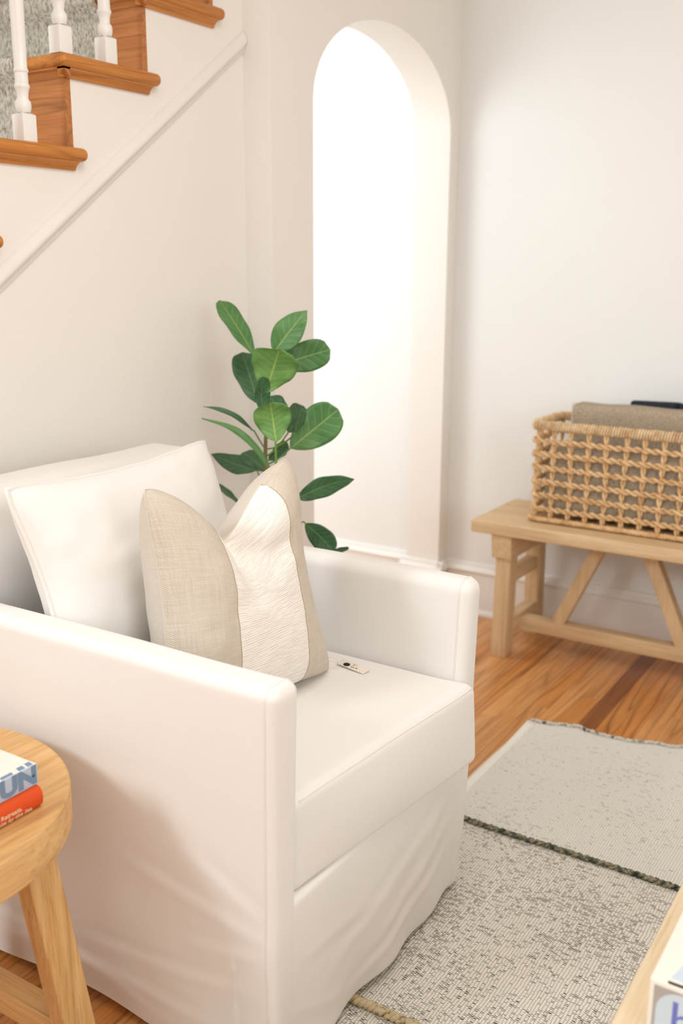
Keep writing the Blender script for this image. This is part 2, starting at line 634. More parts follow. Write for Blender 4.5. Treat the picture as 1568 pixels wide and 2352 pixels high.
M_TAUPE = terry('taupe_knit', lin(208, 191, 168), lin(152, 135, 114))
M_CREAM = terry('cream_knit', lin(238, 230, 214), lin(206, 196, 178))
M_NAVY = terry('charcoal_knit', lin(70, 76, 84), lin(40, 46, 54))
M_ORANGE = plain('orange_cloth_cover', lin(226, 84, 30), 0.6, 0.3)
M_PBLUE = plain('pale_blue_cover', lin(188, 202, 222), 0.45, 0.4)
M_LETB = plain('slate_blue_print', lin(122, 148, 176), 0.5, 0.3)
M_WCOV = plain('white_cover', lin(244, 240, 230), 0.4, 0.4)
M_PAGES = plain('page_block', lin(240, 234, 222), 0.9, 0.1)
M_INK = plain('black_ink', lin(34, 34, 36), 0.6, 0.2)
M_OINK = plain('cream_ink', lin(246, 214, 178), 0.6, 0.2)
M_TAG = plain('tag_card', lin(238, 228, 214), 0.7, 0.2)
M_GPIC = plain('grey_print', lin(176, 172, 172), 0.35, 0.4)
M_BPIC = plain('pale_blue_print', lin(206, 222, 236), 0.35, 0.4)
M_BLUEINK = plain('blue_ink', lin(112, 124, 206), 0.4, 0.3)

# ------------------------------------------------------------------ the setting
XA = -1.721          # arch wall face
XS = -1.815          # stair wall face
YB = 3.49            # back wall face
YR = 2.335           # return between stair wall and arch wall
HC = 2.75            # ceiling


def structure(o):
    o['kind'] = 'structure'
    return o


floor = structure(mobj('floor', box((-4.6, -2.8, -0.06), (3.2, 3.7, -0.012)), M_SUB, origin=(0, 0, -0.06), smooth=False))
# planks: strip oak along Y, one object each
PW = 0.0572
xdark = -0.863
base_mesh = {}


def plank(x0, y0, y1, mi):
    key = (round(y1 - y0, 4), mi)
    if key not in base_mesh:
        g = 0.0002
        c = 0.0007
        w = PW / 2 - g
        h = y1 - y0 - 2 * g
        V = []
        for zz, cc in ((-0.012, 0), (-c, 0), (0, c)):
            V += [(-w + cc, g + cc, zz), (w - cc, g + cc, zz), (w - cc, g + h - cc, zz), (-w + cc, g + h - cc, zz)]
        F = [(3, 2, 1, 0), (8, 9, 10, 11)]
        for a in (0, 4):
            for i in range(4):
                j = (i + 1) % 4
                F.append((a + i, a + j, a + 4 + j, a + 4 + i))
        me = bpy.data.meshes.new('plank')
        me.from_pydata(V, [], F)
        me.materials.append(M_FLOOR[mi])
        me.update()
        base_mesh[key] = me
    o = bpy.data.objects.new('plank', base_mesh[key])
    COL.objects.link(o)
    o.parent = floor
    o.location = (x0 + PW / 2, y0, 0.06)
    return o


rp = random.Random(3)
ncol = 47
x_first = xdark - PW / 2 - PW * 17
for i in range(ncol):
    x0 = x_first + i * PW
    isdark = (i == 17)
    y = -0.35 - rp.choice([0, .15, .3, .45, .6])
    while y < 3.48:
        ln = rp.choice([0.9, 1.2, 1.5, 1.8, 2.1])
        y2 = min(y + ln, 3.48)
        if y2 > 3.3:
            y2 = 3.48
        mi = rp.choices([0, 1, 2], [6, 3, 0.12])[0]
        if isdark:
            mi = 2
        elif i in (18, 19):
            mi = 1
        plank(x0, y, y2, mi)
        y = y2
# hall floor and the far room floor share the oak
rest = mobj('plank_field', join(box((-4.5, 2.4, -0.012), (x_first - 0.001, 3.47, -0.0004)), box((x_first + ncol * PW + .001, -2.7, -0.012), (3.1, 3.48, -0.0004)),
                                box((-4.5, -2.7, -0.012), (x_first + ncol * PW, -1.1, -0.0004))), M_FLOOR[0], floor, smooth=False)
rest['kind'] = 'stuff'

# back wall (behind the bench)
structure(mobj('wall_back', box((XA, YB, 0), (3.2, YB + 0.12, HC)), M_WALLB, smooth=False))
# hallway far wall beyond the arch and the jamb-side wall end
structure(mobj('wall_hall', box((-4.5, 3.492, 0), (XA - 0.10, 3.6, HC)), M_WALLB, smooth=False))
# arch wall: plate with an elliptical-headed opening, thickness 0.14
A0, A1, ZS, BR = 2.540, 3.420, 1.814, 0.286
XB = XA - 0.142
ac, ar = (A0 + A1) / 2, (A1 - A0) / 2
NA = 96
V, F = [], []
arc = [(A0, 0.0), (A0, ZS * .5)] + [(ac - ar * math.cos(PI * i / NA), ZS + BR * math.sin(PI * i / NA)) for i in range(NA + 1)] + [(A1, ZS * .5), (A1, 0.0)]
outer = [(YR, 0.0), (YR, ZS * .5)] + [(YR + (3.49 - YR) * i / NA, HC) for i in range(NA + 1)] + [(3.49, ZS * .5), (3.49, 0.0)]
n = len(arc)
for x in (XA, XB):
    V += [(x, y, z) for y, z in arc] + [(x, y, z) for y, z in outer]
for i in range(n - 1):
    F.append((i, i + 1, n + i + 1, n + i))
    b = 2 * n
    F.append((b + i + 1, b + i, b + n + i, b + n + i + 1))
    F.append((i + 1, i, b + i, b + i + 1))
    F.append((n + i, n + i + 1, b + n + i + 1, b + n + i))
structure(mobj('wall_arch', (V, F), M_WALL, smooth=False))
# stair wall below and between the steps, solid back to the hidden side
RISE, RUN = 0.197, 0.255
Z1, Y1 = 1.610, 1.432        # top of step 1 and the face of its riser
XI = -2.72
poly = [(-0.62, 0.0)]
KMIN, KMAX = -7, 4
for k in range(KMIN, KMAX + 1):
    yr = Y1 + (k - 1) * RUN
    zt = Z1 + (k - 1) * RISE - 0.030
    if k == KMIN:
        poly = [(yr, 0.0)]
    poly.append((yr, zt))
    poly.append((min(yr + RUN, YR), zt))
    if yr + RUN >= YR:
        break
poly += [(YR, 0.0)]
structure(mobj('wall_stair', prism_x(poly, XI, XS), M_WALL, smooth=False))
# the wall that carries on above/behind the return, closing the stairwell
structure(mobj('wall_return', box((XI, YR + 0.001, 0), (XB - 0.001, YR + 0.10, HC)), M_WALL, smooth=False))
structure(mobj('wall_stairwell', box((XI - 0.1, -2.8, 0), (XI, YR + .1, HC)), M_WALL, smooth=False))
structure(mobj('ceiling', box((-4.6, -2.8, HC), (3.2, 3.7, HC + 0.1)), M_CEIL, smooth=False))

# unseen room walls with window rows, added so less light falls low down
ZW0, ZW1 = 1.00, 2.45
for nm, wall in (('wall_front', lambda a, b, z0, z1: box((a, -2.92, z0), (b, -2.80, z1))), ('wall_right', lambda a, b, z0, z1: box((3.20, a, z0), (3.32, b, z1)))):
    lo, hi = (-2.82, 3.32) if nm == 'wall_front' else (-2.80, 3.61)
    gs = [wall(lo, hi, 0, ZW0), wall(lo, hi, ZW1, HC)]
    n = 4
    w = 0.16
    for i in range(n + 1):
        c = lo + .35 + (hi - lo - .70) * i / n
        a, b = (lo, c + w / 2) if i == 0 else ((c - w / 2, hi) if i == n else (c - w / 2, c + w / 2))
        gs.append(wall(a, b, ZW0, ZW1))
    structure(mobj(nm, join(*gs), M_WALL, smooth=False))

# sloping moulding on the stair wall
sl = RISE / RUN


def slope_z(y, off):
    return 1.319 + off + (y - 1.471) * (1.949 - 1.319) / (2.348 - 1.471)


mo_prof = [(0.0, -0.001), (0.0, 0.006), (0.006, 0.009), (0.013, 0.010), (0.018, 0.015), (0.026, 0.018), (0.034, 0.016), (0.040, 0.011), (0.046, 0.009), (0.052, 0.006), (0.054, -0.001)]
V = []
for y in (0.2, YR - .001):
    V += [(XS + th, y, slope_z(y, d - .02)) for d, th in mo_prof]
n = len(mo_prof)
F = [(i, n + i, n + (i + 1) % n, (i + 1) % n) for i in range(n)]
structure(mobj('trim_1', (V, F), M_TRIM2, smooth=True, auto=50))


# baseboards: board with a stepped cap and a shoe
def baseboard(name, p0, p1, nrm, ext=0.0):
    p0, p1, nn = Vector(p0), Vector(p1), Vector(nrm)
    prof = [(0, 0), (0.026, 0), (0.026, 0.012), (0.020, 0.020), (0.016, 0.022), (0.016, 0.168), (0.022, 0.172), (0.024, 0.180),
            (0.018, 0.190), (0.013, 0.196), (0.011, 0.206), (0.0, 0.210)]
    V = []
    for p in (p0, p1):
        V += [tuple(p + nn * d + Vector((0, 0, z))) for d, z in prof]
    n = len(prof)
    F = [(i, (i + 1) % n, n + (i + 1) % n, n + i) for i in range(n)] + [tuple(range(n)), tuple(range(2 * n - 1, n - 1, -1))]
    return structure(mobj(name, (V, F), M_TRIM, smooth=True, auto=25))


baseboard('baseboard_back', (XA + .001, YB, 0), (3.2, YB, 0), (0, -1, 0))
baseboard('baseboard_hall', (-4.5, 3.492, 0), (XB - .03, 3.492, 0), (0, -1, 0))
baseboard('baseboard_jamb', (XB - .024, A1, 0), (XA + .024, A1, 0), (0, -1, 0))
baseboard('baseboard_arch', (XA, A1 - .02, 0), (XA, YB - .027, 0), (1, 0, 0))
baseboard('baseboard_left', (XA, YR, 0), (XA, A0, 0), (1, 0, 0))
baseboard('baseboard_stair', (XS, -0.6, 0), (XS, YR, 0), (1, 0, 0))

# ------------------------------------------------------------------ staircase
stair = empty('staircase', (-2.2, 0.4, 0), 'oak staircase with grey carpet runner rising along the cream wall', 'staircase')
OV = 0.030


def halfround(x0, x1, y, z0, z1, n=8):
    """bullnose bar along X, rounded towards -y"""
    r = (z1 - z0) / 2
    pl = [(y + r + .02, z0), ] + [(y + r - r * math.cos(PI * i / n - PI / 2), (z0 + z1) / 2 + r * math.sin(PI * i / n - PI / 2)) for i in range(n + 1)] + [(y + r + .02, z1)]
    return prism_x(pl, x0, x1)


for k in range(KMIN, KMAX + 1):
    yr = Y1 + (k - 1) * RUN
    zt = Z1 + (k - 1) * RISE
    if yr > YR - .05:
        break
    y_end = min(yr + RUN + 0.036, YR - .002)
    th = 0.029
    # tread board with bullnose front and a return nosing along the open side
    pl = []
    xo = XS + OV
    g = rbox((XI + .002, yr - OV, zt - th), (xo, min(yr + RUN - .001, YR - .002), zt), 0.0135, (2, 2, 1), 4)
    tr = mobj('tread', g, M_STEP, stair)
    # return nosing past the next riser
    g = rbox((XS + 0.0005, yr - OV + .0005, zt - th), (xo + .0006, y_end, zt + .0004), 0.0140, (1, 4, 1), 4)
    mobj('return_nosing', g, M_STEP, tr)
    # cove under the nosing: along the side and across the front
    cs = [(0.0, 0.0), (0.0, -0.020), (0.006, -0.020), (0.008, -0.014), (0.013, -0.008), (0.020, -0.004), (0.020, 0.0)]
    cove = prism_y([(XS + a, zt - th + b + (.0005 if b < 0 else .008)) for a, b in cs], yr - 0.020, y_end - 0.024)
    mobj('cove_moulding', cove, M_STEP, tr, smooth=False)
    cove = prism_x([(yr - a, zt - th + b + (.0005 if b < 0 else .008)) for a, b in cs], XI + .002, XS + 0.020)
    mobj('cove_moulding', cove, M_STEPX, tr, smooth=False)
    zb = zt - RISE
    ri = mobj('riser', box((XI + .002, yr - .004, max(zb, 0) + .0005), (XS + .001, yr + .014, zt - th)), M_STEPX, stair, smooth=False)
    # runner: over the tread, round the nosing and down the riser
    XR = XS - 0.125
    yn = yr - OV
    c = 0.010
    path = [(yr + RUN - .006, zt + c), (yn + .014, zt + c), (yn + .002, zt + c - .003), (yn - .008, zt - .006), (yn - .010, zt - th / 2), (yn - .006, zt - th - .004),
            (yr - .018, zt - th - .024), (yr - .014, zt - th - .05), (yr - .014, zb + 0.010)]
    inner = [(yr + RUN - .006, zt), (yn + .016, zt), (yn + .006, zt - .004), (yn + .001, zt - .008), (yn, zt - th / 2), (yn + .004, zt - th),
             (yr - .006, zt - th - .024), (yr - .0045, zt - th - .05), (yr - .0045, zb + 0.010)]
    n = len(path)
    V, F = [], []
    NX = 3
    for j in range(NX + 1):
        x = XI + .10 + (XR - XI - .10) * j / NX
        V += [(x, y, z) for y, z in path] + [(x, y, z) for y, z in inner]
    for j in range(NX):
        a, b = j * 2 * n, (j + 1) * 2 * n
        for i in range(n - 1):
            F.append((a + i, a + i + 1, b + i + 1, b + i))
            F.append((a + n + i + 1, a + n + i, b + n + i, b + n + i + 1))
    for a, flip in ((0, 0), (NX * 2 * n, 1)):
        for i in range(n - 1):
            q = (a + i, a + n + i, a + n + i + 1, a + i + 1)
            F.append(q[::-1] if flip else q)
    mobj('runner', (V, F), M_CARPET, stair, auto=50)

# balusters: square foot, turned rings and tapering shaft
prof = [(0.0135, 0.0600), (0.0150, 0.0620), (0.0170, 0.0680), (0.0175, 0.0750), (0.0165, 0.0820), (0.0125, 0.0880), (0.0120, 0.0920), (0.0135, 0.1030), (0.0155, 0.1090),
        (0.0165, 0.1110), (0.0168, 0.1135), (0.0160, 0.1160), (0.0145, 0.1175), (0.0140, 0.1400), (0.0155, 0.1420), (0.0160, 0.1450), (0.0150, 0.1480), (0.0138, 0.1500),
        (0.0142, 0.20), (0.0150, 0.30), (0.0145, 0.50), (0.0130, 0.80)]
bal_geo = None
first = None
BX = XS - 0.002
for k in range(-3, 4):
    yr = Y1 + (k - 1) * RUN
    zt = Z1 + (k - 1) * RISE
    for j, dy in enumerate((-0.004, 0.134)):
        y = yr + dy
        if y > YR - .05:
            continue
        if first is None:
            foot = rbox((-.0182, -.0182, 0), (.0182, .0182, .0560), 0.0015, (1, 1, 1), 2)
            fl = len(foot[0])
            cap = lathe([(0.0250, 0.0557), (0.0135, 0.0605)], 4)
            cap = ([(v[0] * math.cos(PI / 4) - v[1] * math.sin(PI / 4), v[0] * math.sin(PI / 4) + v[1] * math.cos(PI / 4), v[2]) for v in cap[0]], cap[1])
            g = join(foot, cap, lathe(prof, 20))
            o0 = ORG[stair]
            g = ([(v[0] + o0[0], v[1] + o0[1], v[2] + o0[2]) for v in g[0]], g[1])
            first = mobj('baluster', g, M_BALU, stair, auto=35)
            b = first
        else:
            b = copy_obj(first)
        b.location = Vector((BX, y, zt + .0004)) - ORG[stair]

# ------------------------------------------------------------------ armchair
chair = empty('armchair', (-1.22, 1.45, 0), 'white slipcovered armchair with square arms and skirt to the floor', 'armchair')


def fold(p, amp, seed):
    v = Vector((p.x * 2.2 + seed, p.y * 2.2, p.z * 3.2))
    return amp * noise.noise(v) + amp * 0.35 * noise.noise(v * 3.1)


def ridge(u, v, a, b, w, amp):
    """soft crease along the segment a-b in a cloth's own plane"""
    dx, dy = b[0] - a[0], b[1] - a[1]
    L2 = dx * dx + dy * dy
    t = ((u - a[0]) * dx + (v - a[1]) * dy) / L2
    d = ((u - a[0]) * dy - (v - a[1]) * dx) / math.sqrt(L2)
    e = max(0.0, min(1.0, min(t, 1 - t) * 4))
    return amp * e * (math.exp(-(d / w) ** 2) - 0.6 * math.exp(-((d - 1.8 * w) / w) ** 2))


def front_creases(p):
    y, z = p.y, p.z
    return 0.5 * (ridge(y, z, (1.78, 0.30), (1.22, 0.13), 0.016, 0.0045) + ridge(y, z, (1.80, 0.24), (1.38, 0.10), 0.014, 0.004)
            + ridge(y, z, (1.78, 0.16), (1.30, 0.04), 0.013, 0.005) + ridge(y, z, (1.14, 0.24), (1.45, 0.20), 0.014, 0.0035)
            + ridge(y, z, (1.70, 0.33), (1.50, 0.05), 0.018, 0.0035) + ridge(y, z, (1.10, 0.16), (1.34, 0.06), 0.014, 0.0035))


def side_creases(p):
    x, z = p.x, p.z
    return 0.5 * (ridge(x, z, (-0.82, 0.30), (-1.15, 0.36), 0.012, 0.004) + ridge(x, z, (-0.82, 0.27), (-1.02, 0.24), 0.011, 0.004)
            + ridge(x, z, (-0.83, 0.20), (-1.30, 0.13), 0.012, 0.0045) + ridge(x, z, (-0.90, 0.10), (-1.52, 0.07), 0.012, 0.005)
            + ridge(x, z, (-0.83, 0.34), (-1.00, 0.42), 0.012, 0.003) + ridge(x, z, (-1.05, 0.05), (-1.6, 0.12), 0.012, 0.004))


def skirt_x(p):
    """forward/back sway of the front cloth near the hem"""
    t = max(0.0, (0.33 - p.z) / 0.33)
    return t * (-0.008 + 0.007 * math.sin((p.y - 1.12) * 14.0 + 2.6) + 0.006 * math.sin(p.y * 31 + p.z * 9)) + t * fold(p, 0.008, 4.0) + front_creases(p)


def side_y(p):
    t = max(0.0, (0.55 - p.z) / 0.55)
    return t * (0.006 * math.sin(p.x * 9 + p.z * 5) + fold(p, 0.012, 9.0))


def hem_z(p):
    t = max(0.0, (0.25 - p.z) / 0.25)
    return t * (0.004 + 0.006 * math.sin(p.y * 17 + p.x * 13))


def arm_warp(sgn):
    def f(p):
        q = p.copy()
        # 1 on the outer face, 0 on the inner one
        fo = (1.148 - p.y) / 0.070 if sgn < 0 else (p.y - 1.738) / 0.068
        fo = max(0.0, min(1.0, fo))
        q.y += fo * (side_y(p) - (side_creases(p) if sgn < 0 else 0))
        if p.x > -0.9:
            q.x += skirt_x(p) + max(0, p.z - .35) * 0.02
        if p.z > 0.6:
            q.z += 0.003 * noise.noise(Vector((p.x * 5, p.y * 3, 2.0)))
        # body tucks in a little towards the hem
        t = max(0.0, 0.74 - p.z)
        if sgn < 0:
            q.y += 0.030 * t * (0.35 + 0.65 * fo)
        else:
            q.y += 0.012 * t * fo
        q.x += -0.012 * t if p.x > -0.9 else 0
        q.z = max(q.z, 0.018) + hem_z(p)
        return q
    return f


AX0, AX1 = -1.66, -0.808
armL = mobj('arm', warp(rbox((AX0, 1.078, -0.012), (AX1, 1.148, 0.747), 0.021, (90, 4, 80), 4), arm_warp(-1)), M_SLIP, chair, auto=48)
armR = mobj('arm', warp(rbox((AX0, 1.738, -0.018), (AX1, 1.806, 0.738), 0.028, (50, 4, 70), 4), arm_warp(1)), M_SLIP, chair, auto=48)


# seam piping round the front panel of each arm
def panel_path(y0, y1, zt, r, x, wf, zend):
    pts = [(x, y0, 0.03 + (zt - r - .03) * i / 16) for i in range(17)]
    for i in range(1, 7):
        a = PI / 2 * i / 6
        pts.append((x, y0 + r - r * math.cos(a), zt - r + r * math.sin(a)))
    for i in range(7):
        a = PI / 2 * i / 6
        pts.append((x, y1 - r + r * math.sin(a), zt - r + r * math.cos(a)))
    pts += [(x, y1, zt - r - (zt - r - zend) * i / 10) for i in range(1, 11)]
    return [wf(Vector(p)) for p in pts]


mobj('piping', tube(panel_path(1.0785, 1.1475, 0.7465, 0.021, AX1 - .019, arm_warp(-1), 0.66), 0.0019, 6), M_SLIPP, armL)
mobj('piping', tube(panel_path(1.7385, 1.8055, 0.7375, 0.028, AX1 - .024, arm_warp(1), 0.50), 0.0019, 6), M_SLIPP, armR)

for yy, zz in ((1.0795, 0.728), (1.1465, 0.728)):
    mobj('piping', tube([arm_warp(-1)(Vector((AX0 + .02 + (AX1 - AX0 - .045) * i / 30, yy, zz))) for i in range(31)], 0.0013, 5), M_SLIPP, armL)

# backrest with soft rounded top
def back_warp(p):
    q = p.copy()
    if p.z > 0.5:
        t = (p.z - 0.5) / 0.45
        q.x -= 0.02 * t
        q.z += 0.004 * noise.noise(Vector((p.y * 4, 1.0, 3.0)))
    if p.x < -1.6:
        q.x += fold(p, 0.006, 2.0)
    q.z += hem_z(p)
    return q


mobj('backrest', warp(rbox((-1.685, 1.086, 0.018), (-1.525, 1.802, 0.934), 0.045, (6, 26, 34), 5), back_warp), M_SLIP, chair)


# front skirt below the seat
def front_warp(p):
    q = p.copy()
    if p.x < -0.85:
        q.y = max(1.16, min(1.73, q.y))
    if p.x > -0.9:
        q.x += skirt_x(p) - 0.012 * max(0.0, 0.74 - p.z) + 0.002
    q.z += hem_z(p)
    return q


mobj('skirt', warp(rbox((-1.55, 1.100, 0.018), (AX1 - 0.0035, 1.775, 0.360), 0.010, (8, 70, 50), 3), front_warp), M_SLIP, chair)


# seat cushion: slightly turned, front edge proud at the far side, crowned top
def seat_warp(p):
    u = (p.y - 1.152) / 0.582          # 0 left .. 1 right
    v = (p.x + 1.50) / 0.70            # 0 back .. 1 front
    w = (p.z - 0.355) / 0.175
    q = p.copy()
    vv = max(0.0, min(1.0, v))
    q.x += vv ** 3 * (-0.022 + 0.046 * u)
    q.y += (0.025 * max(0, v - 0.9) / 0.1 * u * (1.3 - w)) if v > 0.9 else 0
    crown = 0.016 * math.sin(PI * max(0, min(1, u))) * math.sin(PI * min(1, 0.12 + 0.8 * vv))
    q.z += crown * w
    q.z += (1 - w) * (0.006 - 0.018 * u) * vv
    bulge = 0.012 * math.sin(PI * max(0, min(1, w))) * math.sin(PI * max(0, min(1, u)))
    if v > 0.85:
        q.x += bulge
    q.z += 0.002 * noise.noise(Vector((p.x * 7, p.y * 7, 5)))
    return q


seat = mobj('seat_cushion', warp(rbox((-1.50, 1.152, 0.352), (-0.803, 1.734, 0.528), 0.020, (26, 26, 6), 5), seat_warp), M_SLIP, chair)
sp = []
for i in range(41):
    p = Vector((-0.805, 1.172 + 0.542 * i / 40, 0.519))
    sp.append(seat_warp(p) + Vector((-0.0022, 0, -0.0006)))
mobj('piping', tube(sp, 0.0022, 6), M_SLIPP, seat)


# ------------------------------------------------------------------ pillows
class Pillow:
    def __init__(s, O, a, b, hw, hh, T, chop=0.0, ear=0.02, taper=0.0, back=1.0, power=2.4, chop_w=0.34, seed=0.0, wr=0.004, s0=0.0):
        s.O, s.a, s.b = Vector(O), Vector(a).normalized(), Vector(b)
        s.b = (s.b - s.a * s.b.dot(s.a)).normalized()
        s.n = s.a.cross(s.b)
        s.hw, s.hh, s.T, s.chop, s.ear, s.p, s.cw, s.seed, s.wr, s.s0, s.tp, s.bk = hw, hh, T, chop, ear, power, chop_w, seed, wr, s0, taper, back

    def at(s, u, v, side):
        """u, v in -1..1, side +1 front, -1 back"""
        k = max(0.0, (1 - abs(u) ** s.p)) ** 0.55 * max(0.0, (1 - abs(v) ** s.p)) ** 0.55
        x = u * (s.hw - s.ear * (1 - v * v) * abs(u))
        x *= 1 - s.tp * (v + 1) / 2
        y = v * (s.hh - 0.6 * s.ear * (1 - u * u) * abs(v))
        # rounded tips
        c = max(0.0, abs(u) + abs(v) - 1.70) / 0.30
        x -= math.copysign(0.011 * c * c, u)
        y -= math.copysign(0.008 * c * c, v)
        d = s.T * k * (1.0 if side > 0 else s.bk)
        off = 0.0
        if s.chop:
            t = max(0.0, min(1.0, (v + 0.35) / 1.35))
            t = t * t * (3 - 2 * t)
            g = math.exp(-((u - s.s0) / s.cw) ** 2)
            y -= s.chop * g * t
            if side > 0:
                d *= 1 - 0.50 * math.exp(-((u - s.s0) / (s.cw * 0.55)) ** 2) * t
                # the fold runs on down the front towards the far side
                ax, ay, bx, by = s.s0, 1.0, s.s0 + 0.36, 0.40
                L2 = (bx - ax) ** 2 + (by - ay) ** 2
                tt = max(0.0, min(1.0, ((u - ax) * (bx - ax) + (v - ay) * (by - ay)) / L2))
                dd = ((u - ax - tt * (bx - ax)) ** 2 + (v - ay - tt * (by - ay)) ** 2) ** .5
                d -= 0.026 * math.exp(-(dd / 0.16) ** 2) * min(1, k * 2.5)
            # the far ear tips forward, the near one stays back
            w = max(0.0, min(1.0, (u - s.s0) / 0.5))
            off = 0.040 * w * t * t
            x -= 0.028 * (u - s.s0) * t * g
        if v < -0.6:
            d *= 1.0 + 0.25 * (-v - 0.6)
        nv = Vector((u * 2.3 + s.seed, v * 2.3, side * 3.0))
        d += (s.wr * noise.noise(nv) + s.wr * .5 * noise.noise(nv * 2.7)) * min(1, k * 1.5)
        return s.O + s.a * x + s.b * (y + s.hh) + s.n * (d * side + off)

    def patch(s, u0, u1, side, nu, nv):
        V, F, UV = [], [], []
        for j in range(nv + 1):
            v = -math.cos(PI * j / nv)
            v = 0.5 * v + 0.5 * (-1 + 2 * j / nv)
            for i in range(nu + 1):
                u = u0 + (u1 - u0) * i / nu
                if u0 <= -1 and u1 >= 1:
                    u = 0.5 * (-math.cos(PI * i / nu)) + 0.5 * u
                V.append(tuple(s.at(u, v, side)))
                UV.append((u * s.hw, v * s.hh))
        for j in range(nv):
            for i in range(nu):
                q = (j * (nu + 1) + i, j * (nu + 1) + i + 1, (j + 1) * (nu + 1) + i + 1, (j + 1) * (nu + 1) + i)
                F.append(q if side > 0 else q[::-1])
        return V, F, UV

    def outline(s, n=40):
        P = []
        for i in range(n):
            P.append(s.at(-1 + 2 * i / n, -1, 1))
        for i in range(n):
            P.append(s.at(1, -1 + 2 * i / n, 1))
        for i in range(n):
            P.append(s.at(1 - 2 * i / n, 1, 1))
        for i in range(n):
            P.append(s.at(-1, 1 - 2 * i / n, 1))
        return P


# back pillow, same white linen, piped
bp = Pillow((-1.300, 1.418, 0.525), (-0.06, 1, 0), (-0.30, 0, 1), 0.298, 0.234, 0.100, power=2.8, ear=0.036, seed=3.3, wr=0.007)
back_pillow = empty('back_pillow', (-1.32, 1.395, 0.53), 'white piped back pillow leaning against the armchair back', 'pillow')
v, f, uvs = bp.patch(-1, 1, 1, 44, 44)
mobj('front_cover', (v, f), M_SLIP, back_pillow)
v, f, uvs = bp.patch(-1, 1, -1, 30, 30)
mobj('back_cover', (v, f), M_SLIP, back_pillow)
ol = bp.outline(36)
ol = [p + Vector((0, 0, 0.0018 * noise.noise(p * 40))) for p in ol]
mobj('piping', tube(ol, 0.0052, 6, closed=True), M_SLIPP, back_pillow)

# throw pillow: linen sides, ribbed ivory centre, chopped top
tp = Pillow((-1.075, 1.381, 0.528), (0.07, 1, 0), (-0.20, 0.0, 1), 0.247, 0.234, 0.092, chop=0.105, taper=0.28, s0=-0.05, back=1.25, power=2.9, ear=0.042, chop_w=0.42, seed=8.1, wr=0.006)
throw = empty('throw_pillow', (-1.075, 1.40, 0.53), 'beige linen throw pillow with ribbed ivory centre panel and chopped top', 'pillow')
BL, BRT = -0.42, 0.46
for nm, u0, u1, mt, nu in (('side_panel', -1, BL, M_LINEN, 20), ('centre_panel', BL, BRT, M_RIB, 26), ('side_panel', BRT, 1, M_LINEN, 18)):
    v, f, uvs = tp.patch(u0, u1, 1, nu, 50)
    mobj(nm, (v, f), mt, throw, uv=uvs)
v, f, uvs = tp.patch(-1, 1, -1, 40, 40)
mobj('back_cover', (v, f), M_PBACK, throw, uv=uvs)
mobj('edge_seam', tube(tp.outline(36), 0.0016, 5, closed=True), M_PBACK, throw)
for u in (BL, BRT):
    pts = [tp.at(u, -1 + 2 * j / 50, 1) + tp.n * 0.0002 for j in range(51)]
    mobj('panel_seam', tube(pts, 0.0008, 5), M_THREAD, throw)
# hang tag on a cord by the lower far corner
tg = mobj('price_tag', warp(rbox((0, 0, 0), (0.074, 0.024, 0.0012), 0.0005, (2, 2, 1), 1),
                            lambda p: Vector((-1.060, 1.646, 0.5395)) + Vector((0.97, -0.12, -0.06)) * p.x + Vector((0.12, 0.98, 0.12)) * p.y + Vector((0, 0, 1)) * p.z), M_TAG, throw)


def tagpt(x, y, z=0.0016):
    return Vector((-1.060, 1.646, 0.5395)) + Vector((0.97, -0.12, -0.06)) * x + Vector((0.12, 0.98, 0.12)) * y + Vector((0, 0, 1)) * z


ck = [tagpt(0.022 + 0.008 * math.cos(2 * PI * i / 14), 0.0085 + 0.007 * math.sin(2 * PI * i / 14)) for i in range(14)]
mobj('tag_print', join(([tuple(p) for p in ck], [tuple(range(14))]),
                       *[([tuple(tagpt(a, b)), tuple(tagpt(a + w, b)), tuple(tagpt(a + w, b + .0016)), tuple(tagpt(a, b + .0016))], [(0, 1, 2, 3)])
                         for a, b, w in ((.034, .006, .010), (.036, .012, .003), (.034, .017, .004), (.041, .017, .002), (.046, .007, .006))]), M_INK, tg, smooth=False)
cp = [(-1.078, 1.600, 0.546), (-1.074, 1.612, 0.556), (-1.066, 1.620, 0.562), (-1.056, 1.626, 0.563), (-1.048, 1.630, 0.558), (-1.044, 1.632, 0.552)]
cp2 = [(-1.070, 1.600, 0.542), (-1.066, 1.610, 0.550), (-1.058, 1.617, 0.556), (-1.050, 1.622, 0.556), (-1.044, 1.628, 0.550)]
mobj('cord', join(tube(cp, 0.0011, 6), tube(cp2, 0.0011, 6)), M_TAG, tg)

# ------------------------------------------------------------------ round side table with books
TC = Vector((-1.313, 0.765, 0))
rt = empty('side_table', (TC.x, TC.y, 0), 'round honey oak side table standing against the armchair arm', 'side table')
R0, ZT, TT = 0.2806, 0.560, 0.063
pr = [(0.0, ZT - TT)] if False else []
pr = [(R0 * 0.5, ZT - TT), (R0 - .008, ZT - TT), (R0 - .003, ZT - TT + .002), (R0, ZT - TT + .006), (R0, ZT - .006), (R0 - .0012, ZT - .0025),
      (R0 - .004, ZT - .0005), (R0 - .008, ZT), (R0 * .5, ZT)]
mobj('table_top', lathe(pr, 96, TC.x, TC.y), M_ROUND['Y'], rt, auto=22)
tl = []
for sx, sy in ((1, 1), (-1, 1), (-1, -1), (1, -1)):
    top = (TC.x + sx * 0.158, TC.y + sy * 0.140, ZT - TT + .004)
    bot = (TC.x + sx * 0.180, TC.y + sy * 0.207, 0.0)
    tl.append((Vector(top), Vector(bot)))
    mobj('leg', leg_bar(top, bot, 0.038, 0.060), M_ROUND['Z'], rt, auto=40)
zc = 0.092


def legat(i, z):
    t, b = tl[i]
    return b.lerp(t, z / t.z)


